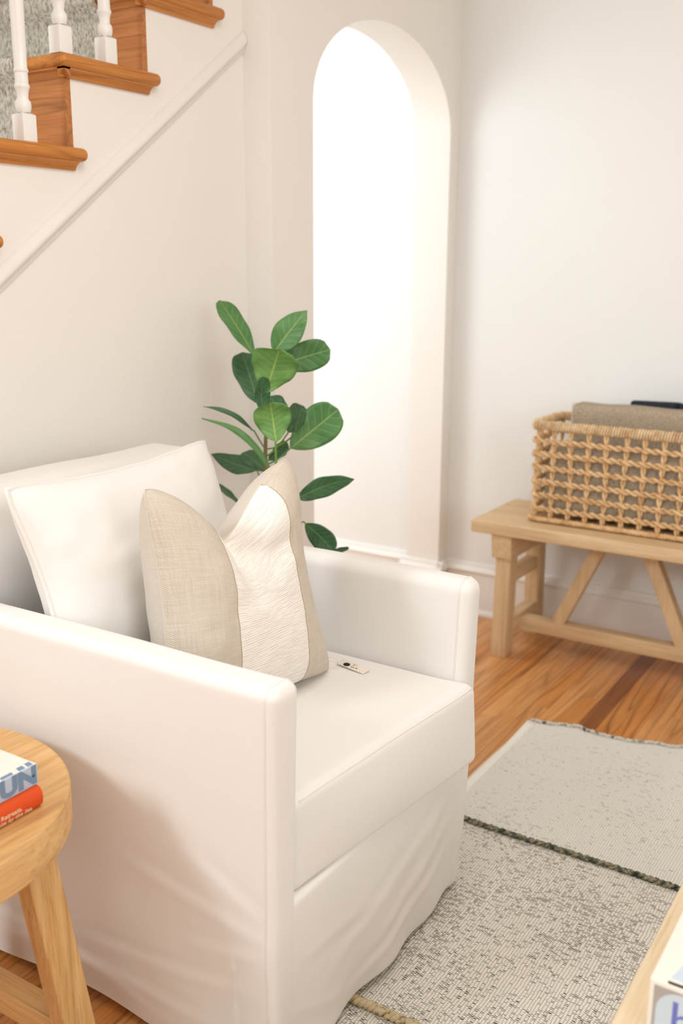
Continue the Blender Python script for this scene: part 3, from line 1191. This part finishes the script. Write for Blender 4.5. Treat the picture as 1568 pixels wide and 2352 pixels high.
for i, j in ((0, 1), (2, 3)):
    a, b = legat(i, zc), legat(j, zc)
    s = 1 if a.x > b.x else -1
    g = rbox((min(a.x, b.x) + .022, a.y - .022, zc - .022), (max(a.x, b.x) - .022, a.y + .022, zc + .026), 0.003, (6, 1, 1), 2)
    mobj('stretcher', g, M_ROUND['X'], rt, auto=40)

def text_mesh(body, size, ax, ay, org, mat, parent, name, extrude=0.0002, bold=0.0, align='LEFT', xs=1.0):
    cu = bpy.data.curves.new(name, 'FONT')
    cu.body = body
    cu.size = size
    cu.extrude = extrude
    cu.offset = bold
    cu.align_x = align
    cu.resolution_u = 3
    tmp = bpy.data.objects.new(name + '_tmp', cu)
    COL.objects.link(tmp)
    dg = bpy.context.evaluated_depsgraph_get()
    me = bpy.data.meshes.new_from_object(tmp.evaluated_get(dg))
    ax, ay = Vector(ax).normalized(), Vector(ay).normalized()
    az = ax.cross(ay)
    org = Vector(org) - ORG[parent]
    for v in me.vertices:
        c = v.co.copy()
        v.co = org + ax * (c.x * xs) + ay * c.y + az * c.z
    me.materials.clear()
    me.materials.append(mat)
    bpy.data.objects.remove(tmp)
    o = bpy.data.objects.new(name, me)
    COL.objects.link(o)
    o.parent = parent
    ORG[o] = ORG[parent]
    return o


# orange book: spine towards +X, rounded spine
OB = empty('book', (-1.20, 0.78, ZT), 'orange cloth book with cream lettering, lower of the two on the round table', 'book')
y0, y1, xs, xw = 0.640, 0.897, -1.099, -1.292
z0, z1 = ZT + .0004, ZT + 0.033
ny = 14
prof_o = [(xw, z0), (xs - .012, z0)]
for i in range(9):
    a = -PI / 2 + PI * i / 8
    prof_o.append((xs - .010 + .010 * math.cos(a), (z0 + z1) / 2 + (z1 - z0) / 2 * math.sin(a)))
prof_o += [(xs - .012, z1), (xw, z1), (xw, z1 - .0026), (xs - .012, z1 - .0026)]
for i in range(9):
    a = PI / 2 - PI * i / 8
    prof_o.append((xs - .0125 + .010 * math.cos(a), (z0 + z1) / 2 + ((z1 - z0) / 2 - .0026) * math.sin(a)))
prof_o += [(xs - .012, z0 + .0026), (xw, z0 + .0026)]
cov = mobj('cover', prism_y(prof_o, y0, y1), M_ORANGE, OB, auto=40)
mobj('page_block', box((xw + .004, y0 + .004, z0 + .0028), (xs - .016, y1 - .004, z1 - .0028)), M_PAGES, OB, smooth=False)
text_mesh('Homes. Retreats.', 0.0105, (0, 1, 0), (0.12, 0, 1), (xs + .0006, y1 - .040, z0 + .0135), M_OINK, cov, 'spine_lettering', 0.0003, 0.0002, 'RIGHT')
text_mesh('and Respite by the Sea', 0.0105, (0, 1, 0), (0.45, 0, 1), (xs - .0032, y1 - .020, z0 + .0035), M_OINK, cov, 'spine_lettering', 0.0003, 0.0002, 'RIGHT')
# pale blue book with white top cover
BB = empty('book', (-1.21, 0.78, z1), 'white book with pale blue lettered spine lying on the orange book', 'book')
y1b, xsb, xwb = 0.900, -1.112, -1.300
z2, z3 = z1 + .0005, z1 + 0.0335
mobj('cover_board', rbox((xwb, y0, z3 - .0028), (xsb, y1b, z3), 0.0008, (1, 1, 1), 1), M_WCOV, BB)
mobj('cover_board', rbox((xwb, y0, z2), (xsb, y1b, z2 + .0028), 0.0008, (1, 1, 1), 1), M_PBLUE, BB)
spn = mobj('spine', rbox((xsb - .003, y0, z2 + .0001), (xsb + .0006, y1b, z3 - .0001), 0.001, (1, 1, 1), 2), M_PBLUE, BB)
mobj('page_block', box((xwb + .004, y0 + .004, z2 + .003), (xsb - .004, y1b - .004, z3 - .003)), M_PAGES, BB, smooth=False)
text_mesh('UN', 0.038, (0, 1, 0), (0, 0, 1), (xsb + .0007, y1b - .0015, z2 + .0050), M_LETB, spn, 'spine_lettering', 0.0001, 0.0022, 'RIGHT', 1.2)
text_mesh('el', 0.007, (0, 1, 0), (0, 0, 1), (xsb + .0012, y1b - .006, z2 + .0150), M_INK, spn, 'spine_lettering', 0.0001, 0.0, 'RIGHT')
q = []
for ya, yb2, dx in ((0.885, 0.895, .014), (0.869, 0.881, .013), (0.837, 0.859, .010), (0.817, 0.829, .012)):
    q.append(([(xsb - .002, ya, z3 + .0002), (xsb - .002, yb2, z3 + .0002), (xsb - dx, yb2 + .002, z3 + .0002), (xsb - dx, ya + .003, z3 + .0002)], [(0, 1, 2, 3)]))
mobj('cover_print', join(*q), M_LETB, BB, smooth=False)

# ------------------------------------------------------------------ bench
SX0, SX1, SY0, SY1, SZ0, SZ1 = -1.423, -0.44, 3.070, 3.458, 0.457, 0.500
bench = empty('bench', ((SX0 + SX1) / 2, (SY0 + SY1) / 2, 0), 'pale wooden trestle bench standing by the back wall', 'bench')
ys = [SY0, SY0 + .195, SY1]
for i in range(2):
    mobj('seat_board', rbox((SX0, ys[i] + .0002, SZ0), (SX1, ys[i + 1] - .0002, SZ1), 0.004, (8, 2, 1), 2), M_BENCH['X'], bench, auto=40)
for s in (0, 1):
    xc = -1.312 if s == 0 else SX0 + SX1 + 1.312
    # cleat under the seat, cut away at both ends
    zc0, zc1 = 0.370, SZ0
    pl = [(SY0 + .012, zc1), (SY0 + .014, 0.425), (SY0 + .022, zc0), (SY1 - .03, zc0), (SY1 - .022, 0.425), (SY1 - .02, zc1)]
    mobj('cleat', prism_x(pl, xc - .036, xc + .036), M_BENCH['Y'], bench, smooth=False)
    fl_ = leg_bar((xc, 3.140, .40), (xc - (.005 if s == 0 else -.005), 3.141, 0), 0.054, 0.072)
    mobj('leg', fl_, M_BENCH['Z'], bench, auto=40)
    bl_ = leg_bar((xc + .005, 3.398, .40), (xc, 3.424, 0), 0.054, 0.066)
    mobj('leg', bl_, M_BENCH['Z'], bench, auto=40)
    mobj('rail', rbox((xc - .020, 3.17, 0.268), (xc + .022, 3.38, 0.314), 0.003, (1, 4, 1), 2), M_BENCH['Y'], bench, auto=40)
    mobj('rail', rbox((xc - .022, 3.172, 0.085), (xc + .024, 3.39, 0.135), 0.003, (1, 4, 1), 2), M_BENCH['Y'], bench, auto=40)
xm = (SX0 + SX1) / 2
YS = 3.255
mobj('stretcher', rbox((-1.292, YS - .027, 0.072), (SX0 + SX1 + 1.292, YS + .027, 0.122), 0.003, (10, 1, 1), 2), M_BENCH['X'], bench, auto=40)
for a, b in (((-1.152, YS, 0.115), (-0.998, YS, 0.465)), ((2 * xm + 1.152, YS, 0.115), (2 * xm + .998, YS, 0.465))):
    mobj('brace', beam(a, b, 0.044, 0.048, (1, 0, 0)), M_BENCH['Z'], bench, auto=40)

# ------------------------------------------------------------------ basket with folded throws
KX0, KX1, KY0, KY1, KZ0, KZ1 = -1.246, -0.62, 3.166, 3.425, SZ1 + .001, 0.852
basket = empty('wicker_basket', ((KX0 + KX1) / 2, (KY0 + KY1) / 2, SZ1), 'open-weave honey wicker basket on the wooden bench', 'basket')


def ring(inset, z, n_per=0.006, rc=0.022):
    """points round the basket plan, rounded corners"""
    x0, x1, y0, y1 = KX0 + inset, KX1 - inset, KY0 + inset, KY1 - inset
    cs = [(x0 + rc, y0 + rc, PI), (x1 - rc, y0 + rc, 1.5 * PI), (x1 - rc, y1 - rc, 0), (x0 + rc, y1 - rc, .5 * PI)]
    P = []
    for cx, cy, a0 in cs:
        for i in range(7):
            a = a0 + PI / 2 * i / 6
            P.append(Vector((cx + rc * math.cos(a), cy + rc * math.sin(a), z)))
    # resample
    out, L, acc = [], 0, 0
    m = len(P)
    seg = [(P[(i + 1) % m] - P[i]).length for i in range(m)]
    tot = sum(seg)
    N = int(tot / n_per)
    i, pos = 0, 0.0
    for k in range(N):
        s = tot * k / N
        while pos + seg[i] < s:
            pos += seg[i]
            i += 1
        out.append(P[i].lerp(P[(i + 1) % m], (s - pos) / max(seg[i], 1e-9)))
    return out, tot


def flare(z):
    return 0.012 * (1 - (z - KZ0) / (KZ1 - KZ0)) - 0.006


PITCH = 0.060
rw = random.Random(5)
for z in (0.548, 0.594, 0.641, 0.689, 0.737, 0.782):
    P, tot = ring(flare(z) * .5, z, 0.0055)
    N = len(P)
    turns = round(tot / PITCH)
    gs = []
    ph0 = rw.random() * 6
    for s in (0, 1):
        pts = []
        for i, p in enumerate(P):
            t = P[(i + 1) % N] - P[i - 1]
            nr = Vector((t.y, -t.x, 0)).normalized()
            ph = 2 * PI * turns * i / N + s * PI + ph0
            # each strand lies flat then hops over its partner
            a = math.sin(ph) + 0.25 * math.sin(3 * ph)
            b = math.cos(ph)
            jz = 0.0035 * noise.noise(Vector((p.x * 9, p.y * 9, z * 30)))
            pts.append(p + nr * (a * 0.0056) + Vector((0, 0, b * 0.0058 + jz)))
        gs.append(tube(pts, 0.0054, 6, closed=True))
    mobj('weaver', join(*gs), M_WICK, basket)
# stakes: crossed pairs from base to rim
P, tot = ring(0.004, KZ0, 0.003)
NS = round(tot / PITCH)
for k in range(NS):
    p = P[int(len(P) * (k + 0.35) / NS) % len(P)]
    q = P[(int(len(P) * (k + 0.35) / NS) + 3) % len(P)]
    t = (q - p).normalized()
    gs = []
    jx = rw.uniform(-.004, .004)
    for s in (0, 1):
        pts = []
        for i in range(27):
            f = i / 26
            z = KZ0 + 0.014 + (KZ1 - .03 - KZ0) * f
            ph = 2 * PI * (f * 3.5) + s * PI
            pts.append(Vector((p.x, p.y, z)) + t * (0.0052 * math.sin(ph) + jx * math.sin(f * 5)) + Vector((-t.y, t.x, 0)) * (0.003 * math.cos(ph) - flare(z) * -.3))
        gs.append(tube(pts, 0.0045, 6))
    mobj('stake', join(*gs), M_WICK, basket)


# rim and foot: cord wrapped side by side
def wrapped(name, z, hgt, thick, step, mat, inset, diag):
    P, tot = ring(inset, z, step)
    V, F = [], []
    N = len(P)
    for i, p in enumerate(P):
        t = (P[(i + 1) % N] - P[i - 1]).normalized()
        nr = Vector((t.y, -t.x, 0))
        h = hgt * rw.uniform(0.88, 1.06)
        w = step * rw.uniform(0.40, 0.50)
        pts = []
        for k in range(12):
            a = 2 * PI * k / 12
            ca, sa = math.cos(a), math.sin(a)
            sx = math.copysign(abs(ca) ** 0.7, ca) * thick
            sz = math.copysign(abs(sa) ** 0.7, sa) * h
            pts.append(p + nr * sx + Vector((0, 0, sz)) + t * (diag * sz / hgt * step))
        g = tube(pts, w, 5, closed=True)
        n0 = len(V)
        V += g[0]
        F += [tuple(x + n0 for x in q2) for q2 in g[1]]
    o = mobj(name, (V, F), mat, basket)
    o['kind'] = 'stuff'
    return o


wrapped('rim', KZ1 - .017, 0.0140, 0.010, 0.0092, M_WICKL, 0.0, 0.30)
wrapped('foot_braid', KZ0 + .011, 0.0062, 0.006, 0.0105, M_WICK, -0.003, 0.6)
Pb, _ = ring(0.006, KZ0 + .006, 0.02)
mobj('basket_base', ([tuple(p) for p in Pb] + [tuple(p + Vector((0, 0, .006))) for p in Pb],
                     [tuple(range(len(Pb) - 1, -1, -1)), tuple(range(len(Pb), 2 * len(Pb)))] + [(i, (i + 1) % len(Pb), len(Pb) + (i + 1) % len(Pb), len(Pb) + i) for i in range(len(Pb))]), M_WICK, basket, smooth=False)


# the folded throws inside
def folded(x0, x1, y0, y1, z0, z1, r, slant, seed, wr=.006):
    g = rbox((x0, y0, z0), (x1, y1, z1), r, (20, 8, 14), 4)

    def f(p):
        q = p.copy()
        t = (p.z - z0) / (z1 - z0)
        if p.x < (x0 + x1) / 2:
            q.x += slant * t
        q += Vector((noise.noise(p * 11 + Vector((seed, 0, 0))), 0.6 * noise.noise(p * 11 + Vector((0, seed, 0))), noise.noise(p * 9 + Vector((0, 0, seed))))) * wr
        # horizontal fold lines
        q.y += 0.004 * math.sin((p.z - z0) * 70 + seed) * (1 if p.y < (y0 + y1) / 2 else -1)
        return q
    return warp(g, f)


tb = empty('folded_throw', (-0.93, 3.24, KZ0 + .012), 'taupe knitted throw folded upright in the wicker basket', 'throw')
mobj('folded_stack', folded(-1.218, -0.66, 3.185, 3.255, KZ0 + .024, 0.76, 0.028, .02, 1.0), M_TAUPE, tb)
mobj('upper_fold', folded(-1.150, -0.66, 3.248, 3.335, KZ0 + .03, 0.905, 0.020, .0, 6.0, .005), M_TAUPE, tb)
setp(mobj('folded_throw', folded(-1.185, -0.78, 3.343, 3.372, KZ0 + .02, 0.895, 0.012, .0, 3.0, .004), M_CREAM), 'cream throw standing behind the taupe one in the wicker basket', 'throw')
setp(mobj('folded_throw', folded(-1.02, -0.66, 3.379, 3.403, KZ0 + .02, 0.914, 0.011, .03, 8.0, .004), M_NAVY), 'dark charcoal throw at the rear of the wicker basket', 'throw')

# ------------------------------------------------------------------ fiddle-leaf fig
plant = empty('potted_fig', (-1.50, 2.02, 0), 'green fiddle-leaf fig plant behind the armchair', 'plant')
pot = mobj('pot', lathe([(0.085, 0.0), (0.092, 0.01), (0.118, 0.20), (0.124, 0.235), (0.124, 0.25), (0.112, 0.25), (0.108, 0.235), (0.106, 0.225)], 40, -1.50, 2.02), M_POT, plant, auto=40)
mobj('soil', lathe([(0.105, 0.215), (0.104, 0.222), (0.04, 0.226)], 30, -1.50, 2.02), M_SOIL, pot)
stem_pts = [Vector(p) for p in ((-1.508, 2.018, 0.215), (-1.515, 2.01, 0.40), (-1.512, 2.0, 0.60), (-1.506, 2.0, 0.80), (-1.504, 2.0, 0.90), (-1.500, 2.0, 0.98), (-1.502, 2.0, 1.05), (-1.500, 2.0, 1.12))]
sm = []
for i in range(len(stem_pts) - 1):
    for k in range(5):
        sm.append(stem_pts[i].lerp(stem_pts[i + 1], k / 5))
sm.append(stem_pts[-1])
mobj('stem', tube(sm, lambda t: 0.0075 - 0.0045 * t, 8), M_STEM, plant)
side_stem = [Vector(p) for p in ((-1.508, 2.012, 0.40), (-1.46, 1.97, 0.62), (-1.432, 1.945, 0.80), (-1.427, 1.94, 0.87), (-1.428, 1.94, 0.935))]
ss = []
for i in range(len(side_stem) - 1):
    for k in range(5):
        ss.append(side_stem[i].lerp(side_stem[i + 1], k / 5))
ss.append(side_stem[-1])
mobj('branch', tube(ss, lambda t: 0.0048 - 0.002 * t, 7), M_PETI, plant)
LEAVES = [
    ((-1.550, 2.020, 1.131), (-1.688, 2.060, 1.272), 0.051, 28, 0.25, 0.000, 0),
    ((-1.474, 2.000, 1.144), (-1.416, 2.060, 1.245), 0.071, -10, 0.45, -0.010, 0),
    ((-1.479, 2.020, 1.110), (-1.373, 2.100, 1.149), 0.078, 5, 0.12, 0.010, 0),
    ((-1.477, 1.970, 1.051), (-1.415, 1.940, 1.155), 0.116, 0, 0.10, 0.020, 2),
    ((-1.547, 2.030, 1.006), (-1.635, 2.080, 1.137), 0.078, 15, 0.20, 0.000, 1),
    ((-1.479, 1.960, 0.992), (-1.468, 1.950, 1.088), 0.038, 30, 0.50, 0.010, 1),
    ((-1.426, 1.940, 0.935), (-1.427, 1.920, 1.031), 0.093, 0, 0.16, 0.020, 2),
    ((-1.440, 2.020, 0.905), (-1.337, 2.080, 1.004), 0.102, 0, 0.10, 0.010, 0),
    ((-1.490, 2.080, 0.933), (-1.483, 2.140, 0.997), 0.060, 20, 0.20, 0.000, 1),
    ((-1.415, 2.000, 0.948), (-1.389, 2.000, 1.012), 0.029, 35, 0.40, 0.000, 1),
    ((-1.538, 1.990, 0.947), (-1.639, 1.920, 1.005), 0.013, 40, 0.60, -0.020, 1),
    ((-1.461, 1.970, 0.846), (-1.629, 1.900, 0.977), 0.017, 40, 0.55, -0.045, 0),
    ((-1.568, 2.040, 0.831), (-1.730, 2.050, 0.860), 0.052, 15, 0.25, 0.015, 1),
    ((-1.534, 2.050, 0.827), (-1.642, 2.080, 0.870), 0.045, 20, 0.30, 0.000, 1),
    ((-1.540, 2.060, 0.857), (-1.506, 2.100, 0.901), 0.035, 30, 0.40, 0.000, 1),
    ((-1.405, 2.000, 0.784), (-1.276, 2.060, 0.834), 0.051, 25, 0.25, 0.020, 1),
    ((-1.382, 2.000, 0.722), (-1.317, 2.030, 0.649), 0.059, 10, 0.20, 0.020, 1),
    ((-1.364, 2.080, 0.632), (-1.326, 2.120, 0.636), 0.013, 40, 0.30, 0.000, 1),
    ((-1.616, 2.030, 0.736), (-1.719, 2.060, 0.777), 0.018, 40, 0.40, 0.000, 1),
    ((-1.470, 2.040, 0.975), (-1.525, 2.050, 1.031), 0.047, 30, 0.30, 0.000, 1),
]
EYE = Vector((0, 0, 1.35))


def leaf(idx, base, tip, width, rollv, foldv, curl, mi):
    B, T = Vector(base), Vector(tip)
    L = (T - B).length
    t = (T - B).normalized()
    n0 = (EYE - B)
    n0 = (n0 - t * n0.dot(t)).normalized()
    s0 = t.cross(n0)
    a = math.radians(rollv)
    nn = n0 * math.cos(a) + s0 * math.sin(a)
    ss_ = t.cross(nn)
    NU, NVV = 18, 5
    V, F, UV = [], [], []
    hw = width / 2 / max(math.cos(a), 0.5)
    pk = 0.62
    pe = 0.95 if idx in (1, 12, 15, 10, 11) else 0.42
    um = .72 / (.72 + pe)
    mx = (um ** .72) * ((1 - um) ** pe)
    for layer in (0, 1):
        for i in range(NU + 1):
            u = i / NU
            w = hw * (max(u, 1e-4) ** .72) * (max(1 - u, 1e-4) ** pe) / mx
            if i == 0:
                w = 0.0015
            if i == NU:
                w = hw * 0.05
            for j in range(-NVV, NVV + 1):
                v = j / NVV
                rip = 0.09 * hw * math.sin(u * 15 + idx * 2 + (1 if j > 0 else 0) * 2.0) * v * v
                z = foldv * abs(v) * w * 0.55 - curl * math.sin(PI * u) + rip - 0.10 * L * u * u * (0.6 if curl >= 0 else -0.2)
                d = nn * (z + (0.0004 if layer == 0 else -0.0004))
                V.append(tuple(B + t * (u * L) + ss_ * (v * w) + d))
                UV.append((u, v))
    W = 2 * NVV + 1
    M0 = (NU + 1) * W
    for i in range(NU):
        for j in range(W - 1):
            q = (i * W + j, i * W + j + 1, (i + 1) * W + j + 1, (i + 1) * W + j)
            F.append(q)
            F.append(tuple(M0 + x for x in q[::-1]))
    for i in range(NU):
        for j, fl in ((0, 1), (W - 1, 0)):
            q = (i * W + j, (i + 1) * W + j, M0 + (i + 1) * W + j, M0 + i * W + j)
            F.append(q if fl else q[::-1])
    lf = mobj('leaf', (V, F), M_LEAF[mi], plant, uv=UV)
    # petiole back to the stem (or side branch)
    if idx == 6:
        return
    zt = B.z - 0.045 if idx not in (0, 1, 2) else B.z - 0.03
    best = min(sm, key=lambda p: abs(p.z - zt))
    mid = (B + best) / 2 + Vector((0, 0, -0.012)) + t * -0.01
    pts = [B + t * 0.004, B - t * 0.006]
    for k in range(1, 9):
        f = k / 8
        pts.append((B - t * .006) * (1 - f) ** 2 + mid * 2 * f * (1 - f) + best * f * f)
    mobj('petiole', tube(pts, 0.0021, 6), M_PETI, lf)


for i, args in enumerate(LEAVES):
    leaf(i, *args)

# ------------------------------------------------------------------ rug
rug = empty('rug', (-0.3, 1.7, 0), 'pale flat-woven rug with dark green seams on the oak floor', 'rug')
RX0, RX1 = -1.016, 0.75
ry_far, ry_s1, ry_s2, ry_near = 2.690, 2.052, 1.366, 0.70


def far_y(x):
    return 2.676 + 0.13 * (x + 1.016) + 0.014 * noise.noise(Vector((x * 13, 0, 0))) + 0.009 * noise.noise(Vector((x * 37, 4, 0))) + 0.010 * math.sin(x * 19) - 0.03 * max(0, math.sin((x + .66) * 9)) * (1 if -0.66 < x < -0.31 else 0)


def rug_top(x, y):
    z = 0.0065 + 0.0006 * noise.noise(Vector((x * 14, y * 14, 1)))
    # a ripple runs into the far edge
    z += 0.016 * math.exp(-((x + 0.56) / 0.045) ** 2) * max(0, min(1, (y - 2.35) / 0.3))
    return z


def sheet(y0f, y1f, nx, ny, x0=RX0, x1=RX1):
    V, F = [], []
    for lay in (0, 1):
        for j in range(ny + 1):
            for i in range(nx + 1):
                x = x0 + (x1 - x0) * i / nx
                a, b = y0f(x), y1f(x)
                y = a + (b - a) * j / ny
                e = 0.0
                xx = x + (0.006 * noise.noise(Vector((y * 5, 2, 0))) if i == 0 else 0)
                V.append((xx, y, rug_top(x, y) if lay == 0 else 0.0008))
    W = nx + 1
    M0 = W * (ny + 1)
    for j in range(ny):
        for i in range(nx):
            q = (j * W + i, j * W + i + 1, (j + 1) * W + i + 1, (j + 1) * W + i)
            F.append(q)
            F.append(tuple(M0 + k for k in q[::-1]))
    for i in range(nx):
        F.append((i + 1, i, M0 + i, M0 + i + 1))
        k = ny * W + i
        F.append((k, k + 1, M0 + k + 1, M0 + k))
    for j in range(ny):
        k, l = j * W, (j + 1) * W
        F.append((k, l, M0 + l, M0 + k))
        k, l = j * W + nx, (j + 1) * W + nx
        F.append((l, k, M0 + k, M0 + l))
    return V, F


s1 = lambda x: ry_s1 + 0.006 * noise.noise(Vector((x * 8, 5, 0)))
s2 = lambda x: ry_s2 + 0.006 * noise.noise(Vector((x * 8, 9, 0)))
mobj('woven_section', sheet(s1, far_y, 90, 40), M_RUGA, rug)
mobj('woven_section', sheet(s2, s1, 60, 30), M_RUGB, rug)
mobj('woven_section', sheet(lambda x: ry_near, s2, 40, 16), M_RUGB, rug)
sv, sf = sheet(lambda x: ry_near, lambda x: 2.673, 3, 60, RX0 - 0.006, RX0 + 0.020)
mobj('selvedge', ([(x, y, z + .0012 if z > .002 else z) for x, y, z in sv], sf), M_SELV, rug)


def cord(yf, rad, pitch, zoff, mat, x1=0.2):
    """two loosely twisted yarns laid along a seam"""
    gs = []
    N = int((x1 - RX0) / 0.004)
    for s in (0, 1):
        pts = []
        for i in range(N + 1):
            x = RX0 + (x1 - RX0) * i / N
            ph = 2 * PI * (x / pitch) + s * PI + 1.5 * noise.noise(Vector((x * 20, s, 0)))
            y = yf(x) + rad * 0.8 * math.sin(ph) + 0.003 * noise.noise(Vector((x * 40, s * 3, 2)))
            pts.append((x, y, rug_top(x, yf(x) - .002) + zoff + rad * 0.8 * math.cos(ph)))
        gs.append(tube(pts, lambda t: rad * (0.85 + 0.5 * abs(noise.noise(Vector((t * 60, s, 4))))), 6))
    return join(*gs)


mobj('seam_cord', cord(s1, 0.0052, 0.030, 0.003, M_CORD), M_CORD, rug)
mobj('seam_cord', cord(s2, 0.0066, 0.024, 0.004, M_CORDL), M_CORDL, rug)
mobj('edge_binding', cord(lambda x: far_y(x) + .002, 0.0042, 0.022, 0.001, M_FRINGE, RX1), M_FRINGE, rug)

# ------------------------------------------------------------------ coffee table with a book
CX, CZ = -0.287, 0.42
ct = empty('coffee_table', (0.05, 1.2, 0), 'pale wood coffee table at the lower right of the picture', 'coffee table')
mobj('table_top', rbox((CX, 0.62, CZ - .045), (0.40, 1.85, CZ), 0.006, (2, 4, 1), 3), M_COFFEE, ct, auto=40)
for x in (CX + .05, 0.35):
    for y in (0.68, 1.79):
        mobj('leg', rbox((x - .03, y - .03, 0.008 if x < .7 else 0), (x + .03, y + .03, CZ - .045), 0.004, (1, 1, 1), 2), M_COFFEE, ct, auto=40)
for x in (CX + .05, 0.35):
    mobj('apron', rbox((x - .012, 0.71, CZ - .115), (x + .012, 1.76, CZ - .0455), 0.002, (1, 2, 1), 2), M_COFFEE, ct, auto=40)
for y in (0.68, 1.79):
    mobj('apron', rbox((CX + .08, y - .012, CZ - .115), (0.32, y + .012, CZ - .0455), 0.002, (2, 1, 1), 2), M_COFFEE, ct, auto=40)
# thick white picture book, spine towards the camera
BT = 0.072
bx0, by0 = -0.2465, 1.108
pb = empty('picture_book', (bx0 + .15, by0 + .12, CZ), 'thick white picture book with blue lettering on the coffee table', 'book')
bx1, by1 = bx0 + 0.30, by0 + 0.235
mobj('cover_board', rbox((bx0, by0, CZ + .0003), (bx1, by1, CZ + .004), 0.0015, (1, 1, 1), 2), M_WCOV, pb)
topb = mobj('cover_board', rbox((bx0, by0, CZ + BT - .004), (bx1, by1, CZ + BT), 0.0015, (1, 1, 1), 2), M_WCOV, pb)
mobj('page_block', box((bx0 + .004, by0 + .005, CZ + .0042), (bx1 - .004, by1 - .004, CZ + BT - .0042)), M_PAGES, pb, smooth=False)
spine = mobj('spine', rbox((bx0, by0 - .0015, CZ + .0004), (bx1, by0 + .004, CZ + BT - .0002), 0.0015, (1, 1, 1), 2), M_WCOV, pb)
zt_ = CZ + BT + .0002


def topq(pts, dz=0.0):
    return ([(bx0 + u, by0 + v, zt_ + dz) for u, v in pts], [tuple(range(len(pts)))])


def spq(pts, dy=0.0):
    return ([(bx0 + u, by0 - .0017 - dy, CZ + w) for u, w in pts], [tuple(range(len(pts)))])


mobj('cover_print', topq([(.030, .060), (.28, .060), (.28, .215), (.030, .215)]), M_GPIC, topb, smooth=False)
mobj('cover_print', topq([(.022, .012), (.28, .008), (.28, .052), (.030, .050)], .0001), M_BPIC, topb, smooth=False)
mobj('cover_print', topq([(.022, .0005), (.12, .0005), (.12, .0075), (.020, .0055)], .0002), M_INK, topb, smooth=False)
mobj('spine_print', spq([(.006, .004), (.29, .004), (.29, .066), (.006, .066)]), M_GPIC, spine, smooth=False)
rr = [(.040 - .030 * math.cos(PI / 2 * i / 6), .034 + .029 * math.sin(PI / 2 * i / 6)) for i in range(7)]
mobj('spine_print', spq([(.010, .005)] + rr + [(.28, .063), (.28, .005)][0:2], .0001), M_BPIC, spine, smooth=False)
text_mesh('h', 0.070, (1, 0, 0), (0, 0, 1), (bx0 + .026, by0 - .0020, CZ - .004 + .008), M_BLUEINK, spine, 'spine_lettering', 0.0001)
